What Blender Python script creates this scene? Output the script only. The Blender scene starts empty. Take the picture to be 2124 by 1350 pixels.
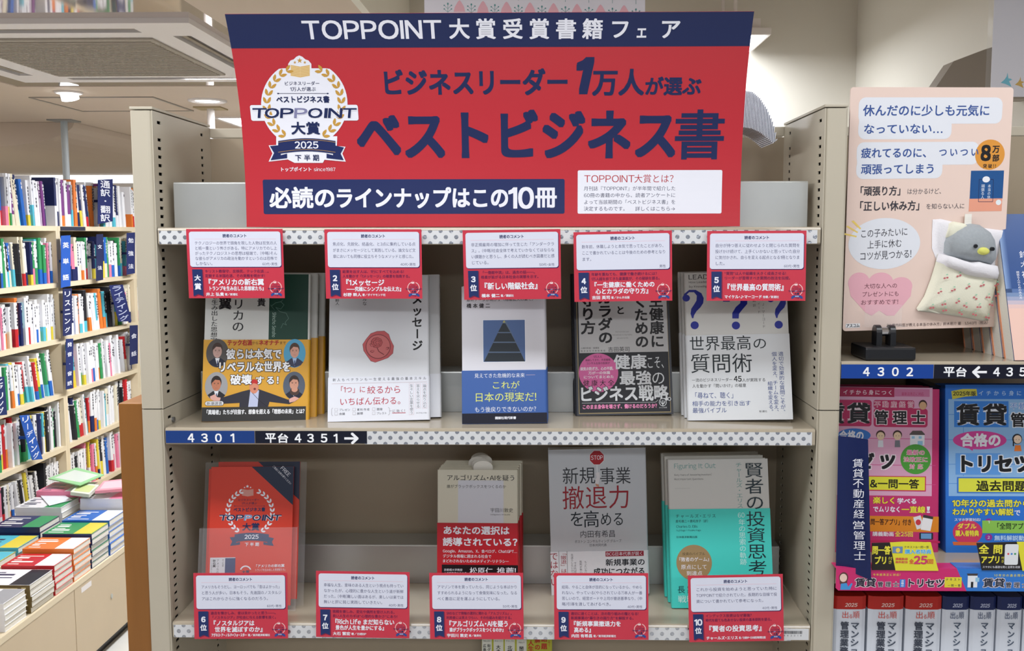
import bpy, bmesh, math, random
import numpy as np
from mathutils import Matrix, Vector

# ---------------------------------------------------------------- camera, world, lights, exposure
SC = bpy.context.scene
COL = SC.collection
W_, H_ = 2124, 1350
CX, CY, CZ = .072, -1.1421, 1.65
PIT, YAW, ROL, FPX, PPX, PPY = .0925, -.0167, .0012, 1965.54, 40.43, -10.08

def _rot():
    c, s = math.cos(YAW), math.sin(YAW); A = np.array([[c, -s, 0], [s, c, 0], [0, 0, 1]])
    c, s = math.cos(PIT), math.sin(PIT); B = np.array([[1, 0, 0], [0, c, -s], [0, s, c]])
    c, s = math.cos(ROL), math.sin(ROL); D = np.array([[c, 0, -s], [0, 1, 0], [s, 0, c]])
    return D @ B @ A
RR = _rot(); OO = np.array([CX, CY, CZ])
cam = bpy.data.cameras.new('camera'); camo = bpy.data.objects.new('camera', cam); COL.objects.link(camo)
cam.sensor_width = 36; cam.lens = FPX / W_ * 36; cam.shift_x = -PPX / W_; cam.shift_y = PPY / W_
cam.clip_start = .05; cam.clip_end = 60
camo.matrix_world = Matrix(((RR[0][0], RR[2][0], -RR[1][0], CX), (RR[0][1], RR[2][1], -RR[1][1], CY), (RR[0][2], RR[2][2], -RR[1][2], CZ), (0, 0, 0, 1)))
SC.camera = camo
wd = bpy.data.worlds.new('world'); SC.world = wd; wd.use_nodes = True
wd.node_tree.nodes['Background'].inputs[0].default_value = (.86, .90, 1.0, 1); wd.node_tree.nodes['Background'].inputs[1].default_value = .38
SC.view_settings.view_transform = 'Standard'; SC.view_settings.look = 'None'
SC.view_settings.exposure = -0.08; SC.view_settings.gamma = 1; SC.view_settings.use_curve_mapping = False
SC.cycles.max_bounces = 8; SC.cycles.diffuse_bounces = 4; SC.cycles.glossy_bounces = 4; SC.cycles.transparent_max_bounces = 12

def area(name, loc, sx, sy, power, col=(1, .97, .93), rot=(0, 0, 0)):
    l = bpy.data.lights.new(name, 'AREA'); l.shape = 'RECTANGLE'; l.size = sx; l.size_y = sy; l.energy = power; l.color = col
    o = bpy.data.objects.new(name, l); COL.objects.link(o); o.location = loc; o.rotation_euler = rot
    return o
LC = (.93, .96, 1.0)
area('side_bounce_fill', (-4.2, 3.2, 2.19), .3, 2.4, 80, LC)  # unseen fill added beyond the bookcase to brighten the left ceiling by bounce
area('aisle_light', (-.35, -.42, 2.185), 1.25, .2, 9.2, LC)
area('aisle_light', (1.15, -.42, 2.185), 1.25, .2, 9.2, LC)
area('aisle_light', (.3, -2.3, 2.185), 2.4, .3, 38, LC)
area('left_aisle_light', (-1.05, 2.9, 2.19), .3, 1.6, 62, LC)
area('left_aisle_light', (-1.0, .2, 2.19), .3, 1.2, 22, LC)
area('rear_light', (.60, 1.72, 2.225), .14, .25, 6, LC)

# ---------------------------------------------------------------- pixel measuring (photo pixel -> point on a real plane)
def ray(u, v):
    return RR.T @ np.array([(u - W_ / 2 - PPX) / FPX, 1., -(v - H_ / 2 - PPY) / FPX])
def aty(u, v, y): d = ray(u, v); return OO + d * ((y - OO[1]) / d[1])
def atz(u, v, z): d = ray(u, v); return OO + d * ((z - OO[2]) / d[2])
def atx(u, v, x): d = ray(u, v); return OO + d * ((x - OO[0]) / d[0])

# ---------------------------------------------------------------- materials
def lin(c):
    c = c / 255.; return c / 12.92 if c <= .04045 else ((c + .055) / 1.055) ** 2.4
_M = {}
def mat(name, rgb=(200, 200, 200), rough=.5, metal=0., spec=.5, noise=0., nscale=40., bump=0., emit=0., alpha=None, trans=0., ior=1.45, stretch=None, coat=0.):
    if name in _M: return _M[name]
    m = bpy.data.materials.new(name); m.use_nodes = True; nt = m.node_tree; b = nt.nodes['Principled BSDF']
    c = tuple(lin(x) for x in rgb) + (1,)
    b.inputs['Base Color'].default_value = c; b.inputs['Roughness'].default_value = rough; b.inputs['Metallic'].default_value = metal
    b.inputs['Specular IOR Level'].default_value = spec; b.inputs['IOR'].default_value = ior
    b.inputs['Transmission Weight'].default_value = trans; b.inputs['Coat Weight'].default_value = coat; b.inputs['Coat Roughness'].default_value = .12
    if alpha is not None: b.inputs['Alpha'].default_value = alpha
    if emit:
        b.inputs['Emission Color'].default_value = c; b.inputs['Emission Strength'].default_value = emit
    if noise or bump:
        tc = nt.nodes.new('ShaderNodeTexCoord'); nz = nt.nodes.new('ShaderNodeTexNoise'); nz.inputs['Scale'].default_value = nscale; nz.inputs['Detail'].default_value = 5
        mp = nt.nodes.new('ShaderNodeMapping'); nt.links.new(tc.outputs['Object'], mp.inputs[0]); nt.links.new(mp.outputs[0], nz.inputs['Vector'])
        if stretch: mp.inputs['Scale'].default_value = stretch
        if noise:
            mx = nt.nodes.new('ShaderNodeMix'); mx.data_type = 'RGBA'
            mx.inputs[6].default_value = tuple(x * (1 - noise) for x in c[:3]) + (1,); mx.inputs[7].default_value = tuple(min(1, x * (1 + noise)) for x in c[:3]) + (1,)
            nt.links.new(nz.outputs['Fac'], mx.inputs[0]); nt.links.new(mx.outputs[2], b.inputs['Base Color'])
        if bump:
            bp = nt.nodes.new('ShaderNodeBump'); bp.inputs['Strength'].default_value = bump; bp.inputs['Distance'].default_value = .001
            nt.links.new(nz.outputs['Fac'], bp.inputs['Height']); nt.links.new(bp.outputs[0], b.inputs['Normal'])
    _M[name] = m; return m
def ink(rgb, rough=.42):
    return mat('ink_%02x%02x%02x_%d' % (*rgb, int(rough * 100)), rgb, rough=rough, spec=.4)
STEEL = mat('cream_painted_steel', (186, 178, 160), rough=.34, noise=.05, nscale=9, bump=.03)
STEELB = mat('cream_painted_steel_back', (160, 146, 124), rough=.4, noise=.06, nscale=6)
SHELFTOP = mat('shelf_paint', (172, 161, 142), rough=.13, spec=.6, noise=.03, nscale=15)
SLOTDARK = mat('unlit_inside', (18, 17, 16), rough=.8)  # near-black colour stands in for shade inside hollow parts
GALV = mat('galvanised_plate', (196, 199, 197), rough=.38, metal=.65, noise=.10, nscale=14)
WHITEP = mat('paper_edges', (236, 232, 222), rough=.8, noise=.10, nscale=600, stretch=(.02, 1, 1))
CEILM = mat('ceiling_paint', (214, 197, 180), rough=.7, noise=.02, nscale=5)
WALLM = mat('wall_paint', (226, 222, 212), rough=.65, noise=.02, nscale=4)
FLOORM = mat('floor_vinyl', (218, 216, 210), rough=.35, noise=.06, nscale=12)
WHITEM = mat('white_plastic', (240, 234, 232), rough=.45)
GREYM = mat('grey_grille', (172, 163, 150), rough=.6, noise=.08, nscale=120)
BLACKP = mat('black_plastic', (28, 29, 32), rough=.3)
CLEAR = mat('clear_acrylic', (235, 238, 240), rough=.04, alpha=.06, spec=.9)
CABM = mat('cabinet_laminate', (205, 185, 155), rough=.4, noise=.04, nscale=7)
LBM = mat('bookcase_laminate', (226, 210, 180), rough=.45, noise=.03, nscale=8)
LAMP = mat('lamp_diffuser', (250, 252, 255), emit=5)
WOODM = mat('orange_wood', (138, 90, 40), rough=.38, noise=.22, nscale=10, stretch=(6, 6, .5))

# ---------------------------------------------------------------- object helpers
def tag(o, label=None, cat=None, group=None, kind=None):
    if label: o['label'] = label
    if cat: o['category'] = cat
    if group: o['group'] = group
    if kind: o['kind'] = kind
    return o
def empty(name, label, cat, group=None, M=None, loc=None):
    o = bpy.data.objects.new(name, None); COL.objects.link(o); o.empty_display_size = .02
    if M is not None: o.matrix_world = M
    if loc is not None: o.location = loc
    return tag(o, label, cat, group)
class MB:
    def __init__(s): s.v = []; s.f = []; s.m = []
    def add(s, vs, fs, mi=0):
        n = len(s.v); s.v += [tuple(map(float, a)) for a in vs]; s.f += [tuple(i + n for i in f) for f in fs]; s.m += [mi] * len(fs)
    def box(s, x0, x1, y0, y1, z0, z1, mi=0, T=None):
        vs = [(x, y, z) for x in (x0, x1) for y in (y0, y1) for z in (z0, z1)]
        if T: vs = [T(p) for p in vs]
        s.add(vs, [(0, 1, 3, 2), (4, 6, 7, 5), (0, 4, 5, 1), (2, 3, 7, 6), (0, 2, 6, 4), (1, 5, 7, 3)], mi)
    def prism(s, prof, y0, y1, mi=0, ax='y'):
        n = len(prof)
        def P(a, b, y): return {'y': (a, y, b), 'x': (y, a, b), 'z': (a, b, y)}[ax]
        s.add([P(a, b, y0) for a, b in prof] + [P(a, b, y1) for a, b in prof],
              [tuple(range(n))[::-1], tuple(range(n, 2 * n))] + [(i, (i + 1) % n, n + (i + 1) % n, n + i) for i in range(n)], mi)
    def tube(s, pts, r, n=8, mi=0, r2=None):
        pts = [Vector(p) for p in pts]; k = len(s.v); N = len(pts)
        for i, p in enumerate(pts):
            d = (pts[min(i + 1, N - 1)] - pts[max(i - 1, 0)]).normalized()
            a = d.cross(Vector((0, 0, 1)) if abs(d.z) < .9 else Vector((1, 0, 0))).normalized(); b = d.cross(a)
            rr = r if r2 is None else r + (r2 - r) * i / (N - 1)
            for j in range(n):
                t = 2 * math.pi * j / n; q = p + a * math.cos(t) * rr + b * math.sin(t) * rr; s.v.append(tuple(q))
        for i in range(N - 1):
            for j in range(n): s.f.append((k + i * n + j, k + i * n + (j + 1) % n, k + (i + 1) * n + (j + 1) % n, k + (i + 1) * n + j)); s.m.append(mi)
        s.f.append(tuple(k + j for j in range(n))[::-1]); s.m.append(mi); s.f.append(tuple(k + (N - 1) * n + j for j in range(n))); s.m.append(mi)
    def build(s, name, mats, parent=None, bevel=0, smooth=False, M=None):
        me = bpy.data.meshes.new(name); me.from_pydata(s.v, [], s.f); me.update()
        for m in (mats if isinstance(mats, (list, tuple)) else [mats]): me.materials.append(m)
        if len(set(s.m)) > 1: me.polygons.foreach_set('material_index', s.m)
        bm = bmesh.new(); bm.from_mesh(me); bmesh.ops.recalc_face_normals(bm, faces=bm.faces[:])
        if bevel: bmesh.ops.bevel(bm, geom=bm.edges[:], offset=bevel, segments=2, affect='EDGES', profile=.6)
        bm.to_mesh(me); bm.free()
        if smooth: me.polygons.foreach_set('use_smooth', [True] * len(me.polygons))
        o = bpy.data.objects.new(name, me); COL.objects.link(o)
        if parent is not None: o.parent = parent
        if M is not None: o.matrix_world = M
        return o
def boxo(name, b, m, parent=None, bevel=0, **k):
    q = MB(); q.box(*b); return q.build(name, m, parent, bevel, **k)

# ---------------------------------------------------------------- glyphs
_cu = bpy.data.curves.new('glyph_source', 'FONT'); _go = bpy.data.objects.new('glyph_source', _cu); _cu.fill_mode = 'FRONT'
_G = {}
def _ext(body, off, res):
    _cu.body = body; _cu.offset = off; _cu.resolution_u = res
    me = _go.to_mesh()
    n = len(me.vertices); co = np.zeros(n * 3, 'f')
    if n: me.vertices.foreach_get('co', co)
    fs = [tuple(p.vertices) for p in me.polygons]; _go.to_mesh_clear()
    return co.reshape(-1, 3)[:, :2].astype(float), fs
STROKE = {'1': [(.02, .53), (.02, .61), (.14, .66), (.21, .733), (.30, .733), (.30, 0), (.205, 0), (.205, .60)], 'I': [(0, 0), (.092, 0), (.092, .733), (0, .733)], 'l': [(0, 0), (.085, 0), (.085, .76), (0, .76)]}
def _map(ch): return chr(ord(ch) + 0xFEE0) if 0x21 <= ord(ch) <= 0x7E else ch
def glyph(ch, res=2):
    k = (ch, res)
    if k in _G: return _G[k]
    if ch in ' 　': _G[k] = (np.zeros((0, 2)), [], .3 if ch == ' ' else 1.); return _G[k]
    c = _map(ch)
    if ch in STROKE: v = np.array(STROKE[ch], float); f = [(0, 1, 2, 7), (2, 3, 7), (3, 4, 7), (4, 5, 6, 7)] if len(v) == 8 else [(0, 1, 2, 3)]; c = '*'
    else: v, f = _ext(c, 0, res)
    if c != ch:                                   # Latin letters and digits: proportional spacing from their own outline
        x0, x1 = v[:, 0].min(), v[:, 0].max(); v[:, 0] -= x0 - .045; adv = x1 - x0 + .09
    elif ch == '·': v, f = _ext('・', 0, res); v[:, 0] -= .25; adv = .5
    elif ch in '“”': adv = .5
    else: adv = 1.
    _G[k] = (v, f, adv); return _G[k]
def copies(b, fine=False):
    if b < .006: return [(0, 0)]
    if b < .016: return [(-b, 0), (b, 0)]
    r = b; d = b * .92
    if b < .019 or b < .025 and not fine: return [(-d, -d), (d, -d), (-d, d), (d, d)]
    if b < .034 and not fine: return [(0, 0), (-d, -d), (d, -d), (-d, d), (d, d)]
    if not fine: return [(0, 0), (-r, 0), (r, 0), (0, r), (0, -r), (-d, -d), (d, -d), (-d, d), (d, d)]
    k = [-1, -.6, -.2, .2, .6]; return [(0, 0)] + [(a * d, -d) for a in k] + [(d, a * d) for a in k] + [(-a * d, d) for a in k] + [(-d, -a * d) for a in k]
ROTV = set('ー〜（）「」『』…―─()→')
SMALLV = set('、。')

class Print:
    """flat print on a surface: every call maps photo-crop coordinates to the sheet's own (s, t) metres"""
    LAY = .000003
    def __init__(s, root, loc, pt):
        s.root = root; s.loc = loc; s.pt = pt; s.parts = {}; s.cur = None; s.h = 0.0001; s.part('printed_lettering'); s.k = (0, 0, 1.)
    def part(s, n):
        s.cur = s.parts.setdefault(n, dict(v=[], f=[], m=[], mats=[])); return s
    def K(s, ox, oy, sc): s.k = (ox, oy, sc); return s
    def P(s, x, y):
        ox, oy, sc = s.k
        return s.loc(x / sc + ox, y / sc + oy)
    def raw(s, st, fs, col):
        c = s.cur; m = ink(col) if isinstance(col, tuple) else col
        if m not in c['mats']: c['mats'].append(m)
        mi = c['mats'].index(m); n = len(c['v'])
        c['v'] += [s.pt(a, b, s.h) for a, b in st]; c['f'] += [tuple(i + n for i in f) for f in fs]; c['m'] += [mi] * len(fs)
    def up(s): s.h += s.LAY
    def poly(s, pts, col, loc=False):
        q = pts if loc else [s.P(*p) for p in pts]
        s.raw(q, [tuple(range(len(q)))], col); s.up()
    def fr(s, x0, y0, x1, y1):
        xm, ym = (x0 + x1) / 2, (y0 + y1) / 2
        c = s.P(xm, ym); l = s.P(x0, ym); r = s.P(x1, ym); t = s.P(xm, y0); b = s.P(xm, y1)
        return c[0], c[1], abs(r[0] - l[0]) / 2, abs(t[1] - b[1]) / 2
    def rect(s, x0, y0, x1, y1, col, r=0):
        cx, cy, a, b = s.fr(x0, y0, x1, y1)
        if not r: s.poly([(cx - a, cy - b), (cx + a, cy - b), (cx + a, cy + b), (cx - a, cy + b)], col, True); return
        r = min(r / abs(x1 - x0) * 2 * a, a, b); pts = []
        for qx, qy, a0 in ((cx + a - r, cy + b - r, 0), (cx - a + r, cy + b - r, 90), (cx - a + r, cy - b + r, 180), (cx + a - r, cy - b + r, 270)):
            for i in range(6): t = math.radians(a0 + i * 18); pts.append((qx + r * math.cos(t), qy + r * math.sin(t)))
        s.poly(pts, col, True)
    def ell(s, cx, cy, rx, ry, col, n=28, rot=0):
        c = s.P(cx, cy); a = abs(s.P(cx + rx, cy)[0] - c[0]); b = abs(s.P(cx, cy + ry)[1] - c[1]); pts = []
        for i in range(n):
            t = 2 * math.pi * i / n; x, y = a * math.cos(t), b * math.sin(t); R = math.radians(rot)
            pts.append((c[0] + x * math.cos(R) - y * math.sin(R), c[1] + x * math.sin(R) + y * math.cos(R)))
        s.poly(pts, col, True)
    def line(s, pts, w, col):
        q = [s.P(*p) for p in pts]; k = abs(s.P(pts[0][0] + w, pts[0][1])[0] - q[0][0]) / 2
        for (a, b), (c, d) in zip(q, q[1:]):
            L = math.hypot(c - a, d - b) or 1; nx, ny = -(d - b) / L * k, (c - a) / L * k
            s.raw([(a + nx, b + ny), (a - nx, b - ny), (c - nx, d - ny), (c + nx, d + ny)], [(0, 1, 2, 3)], col)
        s.up()
    def text(s, st, x0, y0, x1, y1, col, b=0., v=False, al='j', lat=False, out=None, shear=0., res=3, rot=0.):
        """ink box x0..x1, y0..y1; b = weight offset; v = vertical column; out = (colour, width)"""
        cx, cy, hw, hh = s.fr(x0, y0, x1, y1)
        if out: s._txt(st, cx, cy, hw, hh, out[0], b + out[1], v, al, lat, shear, res, rot); s.up()
        s._txt(st, cx, cy, hw, hh, col, b, v, al, lat, shear, res, rot); s.up()
    def _txt(s, st, cx, cy, hw, hh, col, b, v, al, lat, shear, res, rot):
        Q = []; n = 0                      # placed glyphs: (vertices, faces)
        if len(st) == 1 and al == 'j' and st not in 'ー―':
            g, f, adv = glyph(st, res); m0, m1 = g.min(0), g.max(0); k = np.array([(2 * hw) / (m1[0] - m0[0]), (2 * hh) / (m1[1] - m0[1])])
            bb = b * k[1]; q = (g - (m0 + m1) / 2) * k * np.array([(hw - min(bb, hw * .5)) / hw, (hh - min(bb, hh * .5)) / hh]); em = k[1]
            if shear: q[:, 0] += q[:, 1] * shear
            Q.append((q, f))
        elif v:
            em = 2 * hw / .92; L = 2 * hh; pitch = L / len(st); sy = min(1, pitch / em)
            for i, ch in enumerate(st):
                if ch in ' 　': continue
                g, f, adv = glyph(ch, res); q = g.copy()
                q[:, 0] -= adv / 2; q[:, 1] -= .38
                if ch in ROTV: q = np.stack([q[:, 1], -q[:, 0]], 1)
                if ch in SMALLV: q += [.55, .55]
                q *= em; q[:, 1] *= sy
                q[:, 1] += hh - pitch * (i + .5)
                Q.append((q, f))
        else:
            em = 2 * hh / (.735 if lat else .925); base = -hh + (0 if lat else .083 * em)
            advs = [glyph(c, res)[2] for c in st]; nat = sum(advs) - (.09 if lat else .1)
            tgt = 2 * hw / em; sx, tr = 1., 0.
            pad = .045 if lat else .05
            if al == 'j':
                if nat > tgt or tgt < nat * 1.16 or lat and len(st) > 1 and nat > tgt * .75: sx = tgt / nat
                elif len(st) > 1: tr = (tgt - nat) / (len(st) - 1)
                x = -hw - pad * em * sx
            else:
                if nat > tgt: sx = tgt / nat
                w = nat * sx * em; x = {'l': -hw, 'c': -w / 2, 'r': hw - w}[al] - pad * em * sx
            for ch, ad in zip(st, advs):
                if ch not in ' 　':
                    g, f, adv = glyph(ch, res); q = g * em; q[:, 0] *= sx; q[:, 0] += x; q[:, 1] += base
                    if shear: q[:, 0] += q[:, 1] * shear
                    Q.append((q, f))
                x += (ad * sx + tr) * em
        if not Q: return
        h0 = s.h
        for dx, dy in copies(b, res >= 5):
            V = []; F = []; n = 0
            for q, f in Q: V.append(q + [dx * em, dy * em]); F += [tuple(k + n for k in ff) for ff in f]; n += len(q)
            V = np.concatenate(V)
            if rot:
                c_, s_ = math.cos(math.radians(rot)), math.sin(math.radians(rot)); V = V @ np.array([[c_, s_], [-s_, c_]])
            s.raw([(cx + a, cy + d) for a, d in V], F, col); s.h += .0000008
        s.h = max(h0, s.h - .0000008)
    def done(s):
        for n, c in s.parts.items():
            n = n.split('#')[0]
            if not c['f']: continue
            me = bpy.data.meshes.new(n); me.from_pydata(c['v'], [], c['f']); me.update()
            for m in c['mats']: me.materials.append(m)
            me.polygons.foreach_set('material_index', c['m'])
            o = bpy.data.objects.new(n, me); COL.objects.link(o); o.parent = s.root
            if 'lettering' in n or n in ('tulip_print', 'bird_print', 'question_marks', 'title_column', 'yellow_dashes'): o['kind'] = 'stuff'

def pose(x, y, z, yaw=0, tilt=0, roll=0):
    r = np.array([math.cos(yaw), math.sin(yaw), 0]); b = np.array([-math.sin(yaw), math.cos(yaw), 0])
    u = np.array([0, 0, 1]) * math.cos(tilt) + b * math.sin(tilt)
    r2 = r * math.cos(roll) + u * math.sin(roll); u2 = -r * math.sin(roll) + u * math.cos(roll); n = np.cross(r2, u2)
    return np.array([x, y, z]), r2, u2, n
def mtx(P, front=0.):
    o, r, u, n = P; o = o + n * front; b = -n
    return Matrix(((r[0], b[0], u[0], o[0]), (r[1], b[1], u[1], o[1]), (r[2], b[2], u[2], o[2]), (0, 0, 0, 1)))
def flat_print(root, P):
    """print on a plane through pose P; the root's local frame is X right, Y away, Z up"""
    o, r, u, n = P
    def loc(px, py):
        d = ray(px, py); t = np.dot(o - OO, n) / np.dot(d, n); q = OO + d * t - o
        return float(q @ r), float(q @ u)
    return Print(root, loc, lambda a, b, h: (a, -h, b))
def mm_print(root, w, h):
    """print addressed in millimetres from the sheet's top-left corner"""
    return Print(root, lambda x, y: (x / 1000., h - y / 1000.), lambda a, b, hh: (a, -hh, b))

# ---------------------------------------------------------------- room
ZC = 2.2
def struct(o, label=None): o['kind'] = 'structure'; return o
def sbox(name, b, m, bevel=0): return struct(boxo(name, b, m, None, bevel))
sbox('floor', (-7.5, 4.5, -4, 6.2, -.05, 0), FLOORM)
RX0, RX1, RY0, RY1, ZH = -.374, 1.07, .10, 2.0, 2.62      # raised ceiling bay behind the display shelf
q = MB()
q.box(-7.5, -1.93, -4, 6.2, ZC, ZC + .055); q.box(-1.93, -.79, -4, .35, ZC, ZC + .055); q.box(-1.93, -.79, 2.47, 6.2, ZC, ZC + .055); q.box(-1.93, -.79, .35, 2.47, ZC + .0551, ZC + .1)
q.box(-.79, RX0 - .02, -4, 6.2, ZC, ZC + .055); q.box(RX0 - .02, 4.5, -4, RY0 - .02, ZC, ZC + .055); q.box(RX1 + .02, 4.5, RY0 - .02, 6.2, ZC, ZC + .055); q.box(RX0 - .02, RX1 + .02, RY1 + .1, 6.2, ZC, ZC + .055)
q.box(RX0 - .02, RX1 + .02, RY0 - .02, RY1 + .1, ZH, ZH + .04); q.box(RX0 - .02, RX1 + .02, RY0 - .02, RY0, ZC, ZH)
struct(q.build('ceiling', CEILM))
sbox('trim_1', (RX0 - .02, RX0, RY0, RY1 + .1, ZC, ZH), mat('cream_step', (236, 232, 220), rough=.6))
sbox('wall_back', (RX0, 4.5, RY1, RY1 + .1, 0, ZH), WALLM)
sbox('wall_far', (-7.5, 4.5, 5.95, 6.1, 0, ZC), mat('far_wall', (190, 178, 150), rough=.7))
sbox('wall_left', (-7.6, -7.5, -4, 6.1, 0, ZC), WALLM)
sbox('wall_right', (RX1, RX1 + .12, .24, RY1, 0, ZH), WALLM)
o = boxo('window_1', (-6.5, -.35, 5.93, 5.95, 2.02, 2.10), mat('daylight_pane', (240, 248, 255), emit=2.2)); struct(o)
for x0, x1, z0, z1 in ((-6.51, -.33, 2.10, 2.125), (-6.51, -.33, 1.99, 2.02), (-4.5, -4.46, 2.02, 2.10), (-2.46, -2.43, 2.02, 2.10)):
    p = boxo('window_frame', (x0, x1, 5.91, 5.95, z0, z1), WHITEM, o)
# glossy ceiling lining round the air conditioner
MIR = mat('glossy_ceiling_lining', (206, 194, 188), rough=.05, metal=.6)
q = MB(); q.box(-1.93, -1.80, .35, 2.47, ZC + .002, ZC + .05); q.box(-1.80, -.79, 2.29, 2.47, ZC + .002, ZC + .05); q.box(-1.80, -.79, .35, 1.34, ZC + .002, ZC + .05); q.box(-.85, -.79, 1.34, 2.29, ZC + .002, ZC + .05)
struct(q.build('trim_2', MIR))
# soffit: curved dropped duct at the far left
q = MB(); pr = [(-4.5, ZC), (-1.90, ZC)]
for i in range(9): t = math.radians(90 * i / 8); pr.append((-2.62 + .34 * math.cos(t), ZC - .26 * math.sin(t)))
pr += [(-4.5, ZC - .26)]
pr = [(-4.5, ZC - .001)] + [(-2.3 + .02, ZC - .001)] + [(-2.75 + .47 * math.cos(math.radians(90 * i / 8)), ZC - .001 - .12 * math.sin(math.radians(90 * i / 8))) for i in range(1, 9)] + [(-4.5, ZC - .121)]
q.prism(pr, 3.6, 5.95); struct(q.build('trim_3', CEILM, smooth=False))

# air conditioner
ac = empty('ceiling_air_conditioner', 'large white square ceiling air conditioner with grey centre grille and dark air slots', 'air conditioner', loc=(0, 0, 0))
X0, X1, Y0, Y1 = -1.80, -.85, 1.34, 2.29
q = MB(); zb = ZC - .012
sl = [(-1.60, -1.02, 1.405, 1.455), (-1.60, -1.02, 2.19, 2.235), (-1.74, -1.69, 1.50, 2.14), (-.955, -.905, 1.50, 2.14)]
xs = [X0, -1.74, -1.69, -1.60, -1.02, -.955, -.905, X1]; ys = [Y0, 1.405, 1.455, 1.50, 2.14, 2.19, 2.235, Y1]
for i in range(7):
    for j in range(7):
        a, b, c, d = xs[i], xs[i + 1], ys[j], ys[j + 1]; mx, my = (a + b) / 2, (c + d) / 2
        if not any(s[0] < mx < s[1] and s[2] < my < s[3] for s in sl): q.box(a, b, c, d, zb, ZC + .02)
q.build('panel', WHITEM, ac)
g = boxo('grille', (-1.60, -1.02, 1.52, 2.12, zb - .006, zb), GREYM, ac, .002)
q = MB()
for i in range(28): y = 1.545 + i * .0205; q.box(-1.585, -1.035, y, y + .011, zb - .009, zb - .006)
q.build('grille_slat', GREYM, g)['kind'] = 'stuff'
boxo('housing', (X0 + .005, X1 - .005, Y0 + .005, Y1 - .005, ZC + .035, ZC + .05), SLOTDARK, ac)
for s in sl:
    cx = (s[0] + s[1]) / 2
    if s[1] - s[0] > s[3] - s[2]: boxo('louvre', (s[0] + .01, s[1] - .01, s[2] + .024, s[3] - .012, zb + .006, zb + .009), mat('louvre_grey', (150, 138, 120), rough=.5), ac)
    else: boxo('louvre', (s[0] + .012, s[1] - .024, s[2] + .01, s[3] - .01, zb + .006, zb + .009), mat('louvre_grey'), ac)

def downlight(x, y, r, label, tilt=0):
    t = empty('downlight', label, 'light', 'downlights in the left ceiling', loc=(x, y, ZC))
    q = MB(); n = 24
    pr = [(r, 0), (r, -.006), (r * .82, -.008), (r * .78, -.001), (r * .6, .0)]
    vs = [(a * math.cos(2 * math.pi * k / n), a * math.sin(2 * math.pi * k / n), z) for a, z in pr for k in range(n)]
    q.add(vs, [(i * n + k, i * n + (k + 1) % n, (i + 1) * n + (k + 1) % n, (i + 1) * n + k) for i in range(len(pr) - 1) for k in range(n)])
    q.build('trim_ring', WHITEM, t, smooth=True)
    q = MB(); q.prism([(r * .62 * math.cos(2 * math.pi * k / n), r * .62 * math.sin(2 * math.pi * k / n)) for k in range(n)], -.030 if tilt else -.004, -.002, ax='z')
    b = q.build('bulb', LAMP, t)
    if tilt: b.rotation_euler = (0, tilt, 0)
    return t
downlight(-1.80, 2.60, .052, 'small tilted downlight beside the air conditioner, glowing white', -.22)
downlight(-1.342, 2.845, .078, 'wide round downlight above the ceiling brace of the cream display shelf')
# access hatch (frame in the ceiling)
t = empty('ceiling_access_hatch', 'square access hatch with grey metal rim in the left ceiling', 'hatch')
hm = mat('hatch_rim', (165, 158, 150), rough=.4, metal=.3)
x0, x1, y0, y1 = -2.03, -1.52, 2.73, 3.17
boxo('hatch_cover', (x0 + .01, x1 - .01, y0 + .01, y1 - .01, ZC - .0015, ZC), CEILM, t)
for b in ((x0, x1, y0, y0 + .01), (x0, x1, y1 - .01, y1), (x0, x0 + .01, y0 + .01, y1 - .01), (x1 - .01, x1, y0 + .01, y1 - .01)):
    boxo('rim', (*b, ZC - .004, ZC), hm, t)
def brace(x, y, z0, label, m, flange):
    t = empty('ceiling_brace_pole', label, 'pole', 'braces between bookcase tops and ceiling', loc=(x, y, z0))
    q = MB(); q.prism([(.016 * math.cos(k * math.pi / 8), .016 * math.sin(k * math.pi / 8)) for k in range(16)], 0, ZC - z0 - .006, ax='z'); q.build('pole', m, t)
    boxo('ceiling_plate', (-.06, .06, -.05, .05, ZC - z0 - .006, ZC - z0), flange, t)
    boxo('foot', (-.03, .03, -.03, .03, 0, .01), flange, t)
    return t
brace(-2.29, 3.52, 1.70, 'blue-grey round pole bracing the left wall bookcase to the ceiling', mat('pole_grey', (178, 186, 190), rough=.35), mat('plate_grey', (150, 150, 148), rough=.4))
brace(-1.412, 3.08, 0.0, 'white floor-to-ceiling pole with a beige ceiling plate behind the left end of the banner', WHITEM, mat('beige_plate', (176, 158, 122), rough=.5))
# ceiling light panel (left rear) and fluorescent fixture (right)
t = empty('recessed_light_panel', 'bright rectangular light panel recessed in the ceiling behind the banner', 'light')
boxo('diffuser', (-1.50, -.75, 3.42, 4.1, ZC - .003, ZC), LAMP, t)
for b in ((-1.52, -.73, 3.40, 3.42), (-1.52, -.73, 4.1, 4.12), (-1.52, -1.50, 3.42, 4.1), (-.75, -.73, 3.42, 4.1)): boxo('rim', (*b, ZC - .006, ZC), WHITEM, t)
t = empty('fluorescent_fixture', 'white ceiling light fixture glowing behind the right end of the banner', 'light')
zf = 2.235; p1 = atz(1600, 72, zf); p2 = atz(1556, 110, zf)
boxo('housing', (p1[0] - .20, p1[0], p1[1], p1[1] + .30, zf, zf + .022), WHITEM, t, .003)
boxo('mounting_base', (p1[0] - .18, p1[0] - .03, p1[1] + .01, p1[1] + .29, zf + .022, zf + .05), WHITEM, t)
for yy_ in (.04, .25): q = MB(); q.tube([(p1[0] - .1, p1[1] + yy_, zf + .05), (p1[0] - .1, p1[1] + yy_, ZH)], .006, 8); q.build('hanger_rod', WHITEM, t)
boxo('diffuser', (p1[0] - .19, p1[0] - .012, p1[1] + .012, p1[1] + .288, zf - .004, zf), LAMP, t)

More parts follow.
